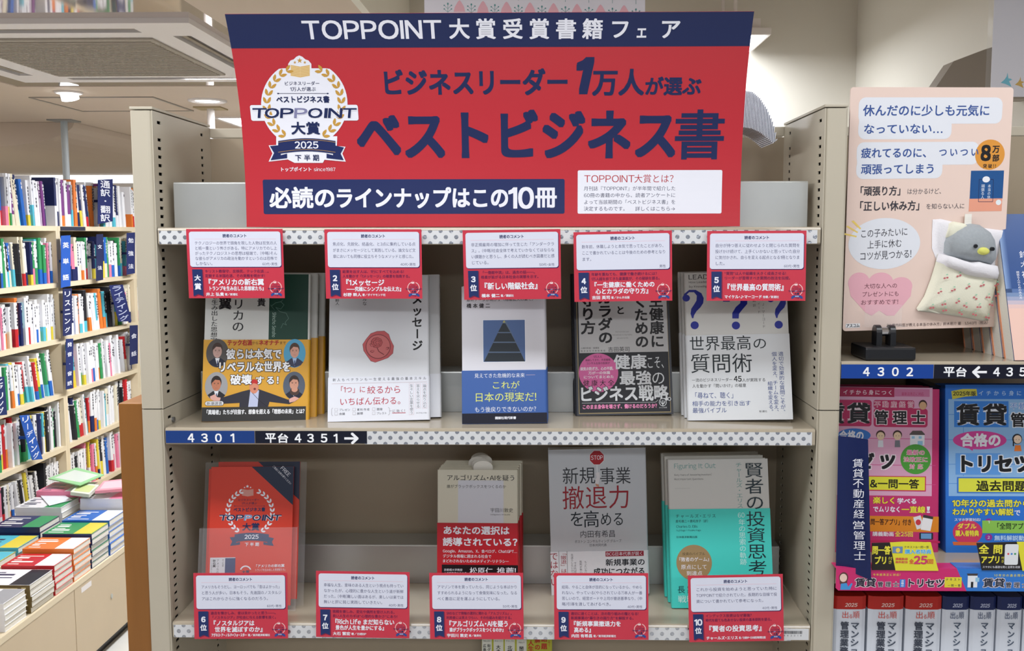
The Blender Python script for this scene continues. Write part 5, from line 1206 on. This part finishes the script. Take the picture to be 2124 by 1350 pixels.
P = pose(0, -.020, 0); pr = Print(t, lambda u, v: (float(aty(u, v, -.0201)[0]), float(aty(u, v, -.0201)[2])), lambda a, b, h: (a, -.0200 - h, b))
pr.K(1700, 1010, 3.972)
OW2 = ((236, 226, 232), .05)
pr.text('賃貸', 296, 752, 462, 822, (50, 40, 60), b=.03, out=OW2); pr.text('管理士', 480, 780, 650, 822, (50, 40, 60), b=.03, out=OW2); pr.rect(660, 760, 706, 826, (70, 130, 214), 5); pr.text('合格の', 672, 764, 694, 822, WHT, v=True, b=.02); pr.text('トリセツ', 712, 756, 1030, 824, (50, 40, 60), b=.045, out=OW2)
pr.text('今年度改正に対応!', 440, 712, 664, 732, (236, 226, 90), b=.01)
pr.part('cartoon_figures'); pr.ell(198, 745, 38, 44, (96, 60, 60), 18); pr.rect(166, 745, 228, 800, (96, 60, 60), 8); pr.ell(196, 748, 30, 34, (236, 206, 190), 18); pr.poly([(170, 846), (176, 796), (222, 790), (236, 820), (262, 790), (272, 796), (250, 846)], (70, 150, 214))
pr.K(1930, 1010, 3.969)
pr.poly([(300, 712), (308, 730), (384, 730), (392, 712)], (70, 64, 66)); pr.rect(306, 730, 386, 826, (232, 236, 242)); pr.rect(370, 745, 402, 780, (150, 200, 230)); pr.rect(332, 780, 352, 828, (30, 30, 34))
pr.part('printed_lettering'); pr.rect(116, 742, 256, 826, (226, 214, 60)); pr.text('テキスト', 126, 750, 246, 772, (60, 40, 60), b=.02); pr.text('一問一答', 142, 800, 246, 820, (60, 40, 60), b=.02)
pr.text('賃貸', 434, 752, 610, 824, (40, 50, 70), b=.03, out=OW2); pr.text('管理士', 620, 784, 800, 828, (40, 50, 70), b=.03, out=OW2); pr.text('10年分の過去問から', 524, 716, 800, 738, (236, 226, 90), b=.01)
pr.done()
def pop(nm, lab, quad, col, y=-.021):
    pts = [aty(u, v, y) for u, v in quad]; q = MB(); q.prism([(p[0], p[2]) for p in pts], y, y + .0012); o = q.build(nm, ink(col, .3), t); o['label'] = lab; return o
K = lambda x, y: (1700 + x / 3.972, 1010 + y / 3.972)
pop('pop_sign', 'black pop-up sign with yellow characters', [K(432, 462), K(578, 458), K(624, 684), K(432, 684)], (40, 36, 34)); pop('pop_sign', 'yellow pop-up sign with a blue badge', [K(580, 458), K(700, 452), K(916, 456), K(980, 690), K(626, 688)], (226, 220, 60))
K2 = lambda x, y: (1930 + x / 3.969, 1010 + y / 3.969)
pop('pop_sign', 'black pop-up sign with a white phone', [K2(380, 462), K2(710, 452), K2(756, 684), K2(424, 686)], (40, 38, 38)); pop('pop_sign', 'yellow pop-up sign', [K2(712, 452), K2(900, 450), K2(940, 690), K2(758, 690)], (226, 220, 60))
pr = Print(t, lambda u, v: (float(aty(u, v, -.0211)[0]), float(aty(u, v, -.0211)[2])), lambda a, b, h: (a, -.0211 - h, b)); pr.part('pop_lettering')
pr.K(1700, 1010, 3.972); pr.text('問一答', 434, 486, 582, 554, YW, b=.03); pr.text('プリ', 452, 570, 556, 636, YW, b=.03); pr.text('付き', 566, 572, 598, 634, YW, v=True); pr.text('テキスト&一問一答', 696, 484, 900, 504, (80, 90, 60)); pr.text('購入者特典', 704, 514, 918, 550, (60, 170, 220), b=.03, out=((236, 240, 240), .03)); pr.text('全', 738, 592, 776, 632, (220, 90, 60), b=.03); pr.text('25', 780, 570, 884, 632, (206, 60, 110), b=.04, lat=True); pr.text('回', 888, 594, 936, 632, (220, 90, 60), b=.03)
pr.text('講義動画', 626, 582, 726, 602, (214, 70, 80), b=.02); pr.text('無料配信', 626, 608, 726, 628, (214, 70, 80), b=.02); pr.rect(600, 490, 684, 544, (110, 140, 180)); pr.ell(645, 520, 18, 20, (236, 210, 80), 12)
pr.K(1930, 1010, 3.969); pr.text('全問', 402, 474, 592, 548, YW, b=.03); pr.text('アプリ', 416, 566, 574, 628, YW, b=.03); pr.text('付き', 582, 568, 606, 626, YW, v=True); pr.rect(610, 470, 722, 640, (226, 230, 234), 14); pr.ell(640, 550, 9, 9, (220, 90, 100), 10); pr.ell(668, 550, 9, 9, (80, 140, 210), 10); pr.ell(696, 550, 9, 9, (70, 160, 100), 10); pr.text('スマホにも最適な問と全問を収録', 428, 648, 736, 668, WHT)
pr.done()
# spines on the board below
ZB = ZR3
for i, (u0, u1, red) in enumerate(((1729, 1797.7, 1), (1803, 1876, 1), (1881, 1955, 1), (1957.7, 2012, 0), (2015.7, 2068, 0), (2072, 2123, 0), (2127, 2178, 0))):
    x0, x1 = float(aty(u0, 1236, .008)[0]), float(aty(u1, 1236, .008)[0]); hh = 1.1985 - ZB - .0005
    ordn = ('first', 'second', 'third')[i % 3] if i < 6 else 'fourth'
    lab = f'thick white exam volume with {"red" if red else "navy"} capped spine, {ordn} of the {"red" if red else "navy"} ones from the left'
    t = empty('exam_volume', lab, 'book', 'thick exam volumes with ' + ('red' if red else 'navy') + ' caps', loc=(x0, .008, ZB + .0005)); w = x1 - x0
    q = MB(); pf = [(0, .15), (0, .003), (w * .12, .0006), (w / 2, 0), (w * .88, .0006), (w, .003), (w, .15)]; q.prism(pf, 0, hh, ax='z'); q.build('cover', ink((214, 220, 230), .3), t)
    cap = (176, 34, 24) if red else (24, 36, 84)
    q = MB(); pf = [(-.0002, .10), (-.0002, .0028), (w * .12, .0002), (w / 2, -.0004), (w * .88, .0002), (w + .0002, .0028), (w + .0002, .10)]; q.prism(pf, hh - .0165, hh + .0003, ax='z'); q.build('spine_cap', ink(cap, .3), t)
    pr = Print(t, lambda a, b: (a / 1000., hh - b / 1000.), lambda a, b, h: (a, -.0005 - h, b)); W = w * 1000
    pr.text('2025', W * .36, 8.5, W * .72, 13, (232, 200, 190) if red else (190, 196, 220), b=.02, lat=True, shear=.2)
    cc = (206, 70, 50) if red else (60, 76, 110)
    pr.text('出', W * .28, 19, W * .46, 28, cc); pr.text('る', W * .48, 23, W * .58, 28, cc); pr.text('順', W * .60, 19, W * .80, 28, cc)
    if red: pr.text('マンション管理業務', W * .54, 32, W * .80, 130, (70, 80, 96), v=True, b=.02); pr.text('管理業務主任者基本', W * .24, 32, W * .48, 130, (60, 66, 80), v=True, b=.03)
    else: pr.text('マンション管理士', W * .40, 31, W * .70, 118, (70, 84, 104), v=True, b=.02)
    pr.done()

# ---------------------------------------------------------------- hanging posters
h0, h1 = aty(880, 0, .45), aty(1338, 24, .45)
t = empty('hanging_poster', 'white hanging poster with pink tulips and green sprigs above the banner', 'poster', 'posters hung from the ceiling', loc=(float(h0[0]), .45, float(h1[2]) - .13)); w = float(h1[0] - h0[0]); hh = 2.42 - (float(h1[2]) - .13)
boxo('poster_sheet', (0, w, 0, .001, 0, hh), ink((226, 226, 234), .4), t)
q = MB()
for x in (.02, w - .02): q.tube([(x, .0005, hh), (x, .0005, ZH - (float(h1[2]) - .13))], .0012, 6)
q.build('hanging_wire', GALV, t)
ppx = t.location
pr = Print(t, lambda u, v: (float(aty(u, v, .45)[0]) - ppx.x, float(aty(u, v, .45)[2]) - ppx.z), lambda a, b, h: (a, -h, b)); pr.K(750, 0, 6.07); pr.part('tulip_print')
TP, TG = (232, 180, 190), (90, 150, 150)
for r_ in range(3):
    for i in range(-1, 9):
        x = 1232 + (i - 0) * 296 + (148 if r_ % 2 else 0) - (148 if r_ else 0) * 0; y = 70 - r_ * 150 + i * 9 * (1 if r_ == 0 else 1)
        if 960 < x < 3560:
            pts = [(x - 72, y + 80), (x - 60, y + 20), (x - 20, y - 50), (x, y - 68), (x + 20, y - 50), (x + 60, y + 20), (x + 72, y + 80)] if r_ % 2 == 0 else [(x - 40, y - 40), (x + 40, y - 40), (x + 44, y), (x, y + 20), (x - 44, y)]
            pr.poly(pts, TP)
        x -= 146
        if 980 < x < 3540 and r_ % 2 == 0:
            pr.line([(x, y - 150), (x, y - 90)], 5, TG); pr.line([(x, y - 30), (x, y + 80)], 5, TG); pr.ell(x, y - 22, 11, 15, TG, 10)
            for sx in (-1, 1):
                for dy in (0, 45): pr.line([(x, y + 40 + dy), (x + sx * 42, y + dy)], 4, TG); pr.ell(x + sx * 45, y - 2 + dy, 10, 9, TG, 8)
pr.done()
h0 = aty(2040, 0, .5); h1 = aty(2054, 201, .5)
t = empty('bird_poster', 'white hanging poster with small blue and yellow birds at the top right', 'poster', 'posters hung from the ceiling', loc=(float(h1[0]), .5, float(h1[2]))); hh = 2.42 - float(h1[2])
boxo('poster_sheet', (0, .20, 0, .001, 0, hh), ink((214, 214, 222), .35), t)
boxo('clear_backing', (-.008, .21, .0012, .0030, .0, hh + .006), CLEAR, t)
q = MB()
for x in (.03, .17): q.tube([(x, .002, hh), (x, .002, ZH - float(h1[2]))], .0012, 6)
q.build('hanging_wire', GALV, t); ppx2 = t.location.copy()
pr = Print(t, lambda u, v: (float(aty(u, v, .5)[0]) - ppx2.x, float(aty(u, v, .5)[2]) - ppx2.z), lambda a, b, h: (a, -h, b)); pr.K(1640, 0, 2.812); pr.part('bird_print')
def bird(x, y, c, k): pr.poly([(x + a * k, y + b * k) for a, b in ((-35, 18), (-12, -2), (0, -20), (5, -42), (10, -8), (24, -6), (32, 0), (14, 8), (20, 22), (28, 42), (4, 30), (-10, 24))], c)
bird(1260, 465, (110, 184, 204), 1.); bird(1336, 480, (200, 164, 84), .8); bird(1480, 430, (224, 150, 160), .9)
pr.done()
# grey angular panel added in the shape of a cast shadow on the wall
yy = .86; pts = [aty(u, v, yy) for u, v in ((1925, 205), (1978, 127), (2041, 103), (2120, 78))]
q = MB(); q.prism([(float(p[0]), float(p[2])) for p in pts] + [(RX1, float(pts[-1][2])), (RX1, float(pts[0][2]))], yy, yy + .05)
tag(q.build('shadow_panel', mat('shadow_grey', (176, 168, 158), rough=.6)), 'grey angular duct cover on the wall above the peach poster', 'duct cover')  # no real duct cover: added panel standing in for a cast shadow

# ---------------------------------------------------------------- left background: wall bookcase with books
rnd = random.Random(11)
XF = -2.18
SHZ = [1.683, 1.423, 1.165, .91, .66, .41]
BAYS = [(2.40, 3.20, 'nearest'), (3.20, 4.00, 'middle'), (4.00, 4.80, 'farthest')]
for ya, yb, nm in BAYS:
    t = empty('wall_bookcase', f'pale laminate bookcase against the left wall, {nm} bay, filled with upright books', 'bookcase', 'bookcase bays on the left wall', loc=(0, 0, 0))
    for y0 in (ya + .0005, yb - .0185): boxo('side_board', (-2.50, XF, y0, y0 + .018, 0, 1.683), LBM, t)
    boxo('back_board', (-2.505, -2.50, ya, yb, 0, 1.683), LBM, t)
    for z in SHZ: boxo('shelf_board', (-2.50, XF - (0.0 if z < 1.6 else 0), ya + .0185, yb - .0185, z - .022, z), LBM, t)
    boxo('plinth', (-2.50, XF - .03, ya + .0185, yb - .0185, 0, .06), LBM, t)
PALC = {'white': (232, 232, 236), 'cream': (226, 218, 196), 'navy': (36, 44, 92), 'black': (40, 40, 46), 'red': (196, 44, 50), 'blue': (44, 104, 190), 'yellow': (224, 204, 70), 'pink': (226, 130, 160), 'green': (58, 150, 92), 'cyan': (90, 186, 206), 'orange': (226, 124, 54), 'purple': (122, 60, 130), 'grey': (160, 160, 164)}
def ordinal(n): return f"{n}{'th' if 10 <= n % 100 <= 20 else {1: 'st', 2: 'nd', 3: 'rd'}.get(n % 10, 'th')}"
ROWN = ['top', 'second', 'third', 'fourth', 'fifth', 'sixth']
def shelf_book(y, z, th, hh, dp, c1, c2, split, lean, xf, label):
    t = MB(); x1 = xf
    sh = math.tan(lean)
    T = lambda p: (p[0], y + p[1] + p[2] * sh, z + p[2])
    r = th * .22
    prof = [(x1 - dp, 0), (x1 - dp, th), (x1 - r, th), (x1, th * .62), (x1, th * .38), (x1 - r, 0)]
    def seg(za, zb, mi, g=0.):
        n = 6; vs = [T((a + (g if a > x1 - dp + .01 else 0), b + (g if b > th / 2 else -g) * .5, c)) for c in (za, zb) for a, b in prof]
        t.add(vs, [(i, (i + 1) % n, n + (i + 1) % n, n + i) for i in range(n)] + [tuple(range(n)), tuple(range(n, 2 * n))], mi)
    seg(split * hh + .0002, hh - .001, 0); seg(0, split * hh, 1, .0004)
    t.add([T(p) for p in ((x1 - dp + .001, .0012, hh - .0008), (x1 - .003, .0012, hh - .0008), (x1 - .003, th - .0012, hh - .0008), (x1 - dp + .001, th - .0012, hh - .0008))], [(0, 1, 2, 3)], 2)
    # title marks on the spine
    zz = hh * .93
    while zz > split * hh + .02:
        l = rnd.uniform(.007, .013)
        if rnd.random() < .8: t.add([T(p) for p in ((x1 + .0003, th * .34, zz - l), (x1 + .0003, th * .66, zz - l), (x1 + .0003, th * .66, zz), (x1 + .0003, th * .34, zz))], [(0, 1, 2, 3)], 3)
        zz -= l + .004
        if rnd.random() < .16: break
    o = t.build('shelf_book', [ink(PALC[c1], .35), ink(PALC[c2], .35), WHITEP, ink((60, 60, 70) if sum(PALC[c1]) > 380 else (226, 226, 230), .4)])
    o['label'] = label; o['category'] = 'book'; o['group'] = 'upright books on the left wall bookcase'
    return o
RC = [['white', 'cream', 'white', 'orange', 'blue', 'white', 'yellow', 'purple', 'navy', 'grey'], ['white', 'red', 'navy', 'green', 'black', 'cream', 'blue', 'white', 'pink', 'cyan'], ['white', 'black', 'cyan', 'pink', 'white', 'navy', 'orange', 'white', 'cream'],
      ['white', 'white', 'white', 'red', 'yellow', 'pink', 'white', 'cyan', 'green'], ['white', 'navy', 'white', 'red', 'black', 'cream', 'cyan', 'white', 'green', 'yellow'], ['white', 'cream', 'black', 'yellow', 'white', 'white', 'blue', 'pink']]
nbk = 0
for bay, (ya, yb, nm) in enumerate(BAYS):
    for r_, z in enumerate(SHZ):
        y = yb - .022 if bay == 0 else ya + .022; cnt = 0; lim = (2.66, yb - .03, ya + .14)[bay]
        lean_run = 0; lean = 0
        while (y > lim if bay == 0 else y < lim):
            th = rnd.uniform(.012, .024) if bay == 0 else rnd.uniform(.014, .029); hh = rnd.choice((.188, .19, .173, .21, .185, .205)) + rnd.uniform(-.004, .004)
            if r_ == 0: hh += .012
            if lean_run <= 0: lean = rnd.choice((0, 0, 0, -.06, -.14)) if bay == 0 else rnd.choice((0, 0, -.05, -.10)); lean_run = rnd.randint(6, 12); y += (-1 if bay == 0 else 1) * abs(lean) * .19
            lean_run -= 1
            th_ = th / math.cos(lean); yy = y - th_ if bay == 0 else y
            if yy + min(0, hh * math.tan(lean)) < ya + .02: break
            if yy + th_ > yb - .02: break
            c1 = rnd.choice(RC[r_] + ['white'] * 5); c2 = rnd.choice(('white', 'white', 'yellow', 'pink', 'navy', 'cyan', 'red', 'orange', 'blue', 'green', 'cream')) if rnd.random() < .55 else c1
            cnt += 1; nbk += 1
            desc = f'{c1} book' if c1 == c2 else f'{c1} {c2}-banded book'
            side = ('left of the bookcase divider', 'right of the bookcase divider', 'in the farthest bookcase bay')[bay]
            shelf_book(yy, z + .0003, th_ - .0006, hh, rnd.uniform(.125, .145), c1, c2, rnd.uniform(.22, .42) if c1 != c2 else .3, lean, XF - .012 - rnd.uniform(0, .022), f'{desc}, {ordinal(cnt)} {side}, {ROWN[r_]} shelf down')
            y = y - th_ - .0004 if bay == 0 else y + th_ + .0004
# category signs on the bookcase
def side_sign(name, quad, col, text, label, X=-2.15, box=None, tc=WHT, strip=None):
    pts = [atx(u, v, X) for u, v in quad]; q = MB(); q.prism([(float(p[1]), float(p[2])) for p in pts], X - .0015, X, ax='x')
    t = empty(name, label, 'sign', 'category signs on the left bookcase'); q.build('sign_plate', ink(col, .75), t)
    q = MB(); cy = float(sum(p[1] for p in pts) / 4); cz = float(sum(p[2] for p in pts) / 4); q.box(-2.21, X - .0015, cy - .004, cy + .004, cz - .006, cz + .006); q.build('mounting_tab', ink(col, .3), t)
    if text:
        pr = Print(t, lambda u, v: (float(atx(u, v, X)[1]), float(atx(u, v, X)[2])), lambda a, b, h: (X + h, a, b))
        (x0, y0), (x1, y1), (x2, y2), (x3, y3) = quad; n = len(text); w = (x1 - x0) * .32
        for i, c in enumerate(text):
            f = (i + .6) / (n + .2); cx = (x0 + x1) / 2 * (1 - f) + (x2 + x3) / 2 * f; cyy = (y0 + y1) / 2 * (1 - f) + (y2 + y3) / 2 * f; hh = min(w * .95, (y3 - y0) / n * .42)
            if c in 'ー': pr.rect(cx - w * .12, cyy - hh, cx + w * .12, cyy + hh, tc)
            else: pr.text(c, cx - w, cyy - hh, cx + w, cyy + hh, tc, b=.02 if c != '・' else 0) if c != '・' else pr.ell(cx, cyy, w * .2, hh * .2, tc, 8)
        pr.done()
    return t
def Q(x0, y0, x1, y1): return [(x0, y0), (x1, y0 - (x1 - x0) * .06), (x1, y1 - (x1 - x0) * .2), (x0, y1)]
side_sign('category_sign', Q(203, 373, 234, 465), (30, 40, 96), '通訳・翻訳', 'navy sign reading interpreting and translation on the top shelf')
side_sign('category_sign', Q(126.7, 489, 146.4, 597), (36, 86, 176), '英単語', 'bright blue sign reading English words on the divider')
side_sign('category_sign', Q(131, 599, 149, 697), (34, 42, 88), 'リスニング', 'navy sign reading listening on the divider, below the bright blue one')
side_sign('category_sign', Q(200, 486, 214, 583), (34, 40, 80), '文法', 'narrow dark sign on the second shelf of the middle bay')
side_sign('category_sign', Q(263, 483, 280, 570), (36, 46, 100), '勉強法', 'navy sign reading study methods on the second shelf')
side_sign('category_sign', [(226.6, 591.6), (254.7, 590), (273, 666), (246, 667)], (32, 42, 98), 'ライティング', 'tilted navy sign with white letters on the third shelf', tc=(190, 196, 220))
side_sign('category_sign', Q(137, 703, 152, 808), (36, 48, 104), '発音・音読', 'navy sign reading pronunciation at the divider, fourth shelf')
side_sign('category_sign', [(-12, 782), (9, 781), (15, 860), (-12, 863)], (32, 46, 96), 'ヒアリング', 'navy sign cut off by the left edge of the view')
side_sign('category_sign', [(40.3, 861.5), (60.5, 860), (88.7, 952), (66.8, 954)], (36, 84, 170), 'リーディング', 'tilted blue sign reading reading on the fifth shelf')
side_sign('category_sign', Q(269.5, 675, 286, 757), (34, 42, 88), '会話', 'navy sign at the far end of the fourth shelf, beside the steel post')
p0, p1 = atx(126, 478, -2.178), atx(177, 478, -2.178)
o = boxo('shelf_number_strip', (-2.1795, -2.177, float(p0[1]), float(p1[1]), 1.663, 1.681), ink((50, 54, 74), .4)); tag(o, 'dark number strip on the top board edge of the left bookcase', 'label strip')
# display table with stacks
TX, TZ = -1.663, .371
tt = empty('display_table', 'low beige display table in front of the left bookcase carrying stacks of books', 'table')
for i, (ya, yb) in enumerate(((.6, 1.398), (1.402, 2.198), (2.202, 2.998), (3.002, 3.8))): boxo('front_panel', (TX - .018, TX, ya, yb, .05, TZ - .022), CABM, tt, .001)
boxo('table_top', (-2.15, TX + .002, .6, 3.8, TZ - .022, TZ), LBM, tt, .001); boxo('plinth', (-2.13, TX - .03, .62, 3.78, 0, .05), BLACKP, tt); boxo('end_panel', (-2.13, TX - .018, .6, .618, .05, TZ - .022), CABM, tt)
boxo('carcass', (-2.14, -2.12, .62, 3.8, .05, TZ - .022), CABM, tt)
q = MB(); yl0, yl1 = float(atx(168, 1210, TX)[1]), float(atx(189, 1200, TX)[1]); q.box(TX, TX + .0006, yl0, yl1, .315, .335); o = q.build('white_sticker', WHITEM, tt)
p = atx(231, 1236, TX); q = MB(); q.prism([(float(p[1]) + .007 * math.cos(k * .6283), float(p[2]) + .010 * math.sin(k * .6283)) for k in range(10)], TX, TX + .003, ax='x'); q.build('lock', GALV, tt)
def flat_book(x1, y0, z, w, d, th, c1, c2, label, group, spine='y', edge=WHITEP, jit=0.):
    """lying book: fore-edge towards the aisle, spine towards the viewer"""
    t = empty('stacked_book', label, 'book', group, loc=(x1 - w, y0, z)); t.rotation_euler = (0, 0, jit)
    boxo('page_block', (.002, w - .002, .002, d - .002, .0006, th - .0006), edge, t)
    boxo('cover', (0, w, 0, d, th - .0006, th), ink(PALC.get(c1, c1) if isinstance(c1, str) else c1, .25), t); boxo('back_cover', (0, w, 0, d, 0, .0006), ink(PALC[c2] if isinstance(c2, str) else c2, .35), t)
    boxo('spine', (0, w, -.0004, .0006, 0, th), ink(PALC[c2] if isinstance(c2, str) else c2, .35), t)
    return t
GOLDB = (110, 92, 54)
stacks = [  # x1, y0, width, depth, n, thickness, top colour, spine colour, words, band
 (-1.672, 1.775, .19, .130, 5, .0185, 'white', 'white', 'white stack cut off at the left edge', 'grey'),
 (-1.668, 1.925, .19, .150, 5, .0195, 'white', GOLDB, 'gold spined front stack', 'black'),
 (-1.668, 2.083, .19, .128, 5, .0215, 'red', 'red', 'red topped front stack', 'white'),
 (-1.668, 2.217, .19, .132, 6, .0205, 'orange', 'orange', 'orange topped front stack', 'white'),
 (-1.668, 2.355, .19, .142, 6, .0225, 'green', 'navy', 'blue and green topped front stack', 'yellow'),
 (-1.668, 2.503, .19, .145, 6, .0235, 'blue', 'blue', 'white edged stack beside the wooden end board', 'white'),
 (-1.885, 1.75, .19, .150, 4, .019, 'orange', 'orange', 'orange second row stack', 'yellow'), (-1.885, 1.92, .19, .140, 4, .022, 'black', 'black', 'black second row stack', 'pink'),
 (-1.885, 2.075, .19, .150, 5, .022, 'yellow', 'cream', 'yellow second row stack', 'cyan'), (-1.885, 2.235, .19, .145, 6, .020, 'cyan', 'cyan', 'cyan second row stack', 'yellow'),
 (-1.885, 2.395, .19, .150, 7, .021, 'navy', 'navy', 'navy second row stack', 'green'), (-1.885, 2.56, .19, .150, 8, .022, 'white', 'white', 'white second row stack', 'green'), (-1.885, 2.72, .19, .150, 9, .022, 'pink', 'pink', 'pink second row stack', 'white'),
 (-1.668, 2.66, .19, .15, 8, .023, 'white', 'white', 'tall white front stack', 'pink')]
for x1, y0, w, d, n, th, c1, c2, words, band in stacks:
    for k in range(n):
        o = flat_book(x1 + rnd.uniform(-.003, .003), y0, TZ + .0004 + k * (th + .0002), w, d, th, c1, c2, f'{ordinal(n - k)} book down in the {words}', 'books stacked on the left display table', jit=0)
        if k == n - 1:
            q = MB(); zt = th + .0001
            q.box(w * .62, w - .003, .003, d - .003, zt, zt + .0004); q.build('cover_band', ink(PALC[band], .3), o)
            q = MB()
            for j in range(5): q.box(w * .07, w * (.16 + .38 * rnd.random()), d * (.12 + .16 * j), d * (.17 + .16 * j + .05 * (j % 2)), zt, zt + .0003)
            q.build('cover_print', ink((60, 60, 90) if sum(PALC.get(c1, (200, 200, 200))) > 420 else (236, 232, 230), .3), o)['kind'] = 'stuff'
        if c2 == GOLDB:
            q = MB(); q.box(w * .45, w * .78, -.0007, -.0004, th * .3, th * .5); q.box(w * .85, w * .93, -.0007, -.0004, th * .3, th * .6); q.build('spine_print', ink((206, 186, 130), .3), o)
yz = (TZ + .0004 + 5 * .0197)
# thin booklets lying and leaning on the stacks
def sheet(name, label, quad, z, col, col2=None, th=.004, cat='booklet'):
    pts = [atz(u, v, z) for u, v in quad]; q = MB(); q.prism([(float(p[0]), float(p[1])) for p in pts], z, z + th, ax='z'); o = q.build(name, ink(col, .3)); tag(o, label, cat, 'booklets lying on the stacks')
    if col2:
        c = sum((np.array(p) for p in pts)) / 4; q = MB(); q.prism([(float(c[0] + (p[0] - c[0]) * .8 + (0)), float(c[1] + (p[1] - c[1]) * .7)) for p in pts], z + th, z + th + .0003, ax='z'); q.build('cover_print', ink(col2, .3), o)
    return o
sheet('booklet', 'white booklet with green edges lying above the far stacks', [(100, 994), (158, 971), (216, 986), (165, 1008)], .60, (150, 210, 150), (214, 222, 214))
sheet('booklet', 'curled white leaflet lying at the foot of the bookcase', [(74, 1017), (108, 1012), (150, 1037), (102, 1049)], .552, (226, 234, 240), None, .0012)
sheet('booklet', 'pink and white booklet lying near the wooden end board', [(197, 1024), (215, 1003), (262, 998), (266, 1018)], .58, (232, 150, 166), (238, 190, 200), .012)
sheet('booklet', 'yellow-green and white booklet beside the pink one', [(146, 1027), (166, 1008), (206, 1012), (185, 1032)], .575, (226, 230, 214), (206, 214, 150), .014)

bpy.data.objects.remove(_go); bpy.data.curves.remove(_cu)
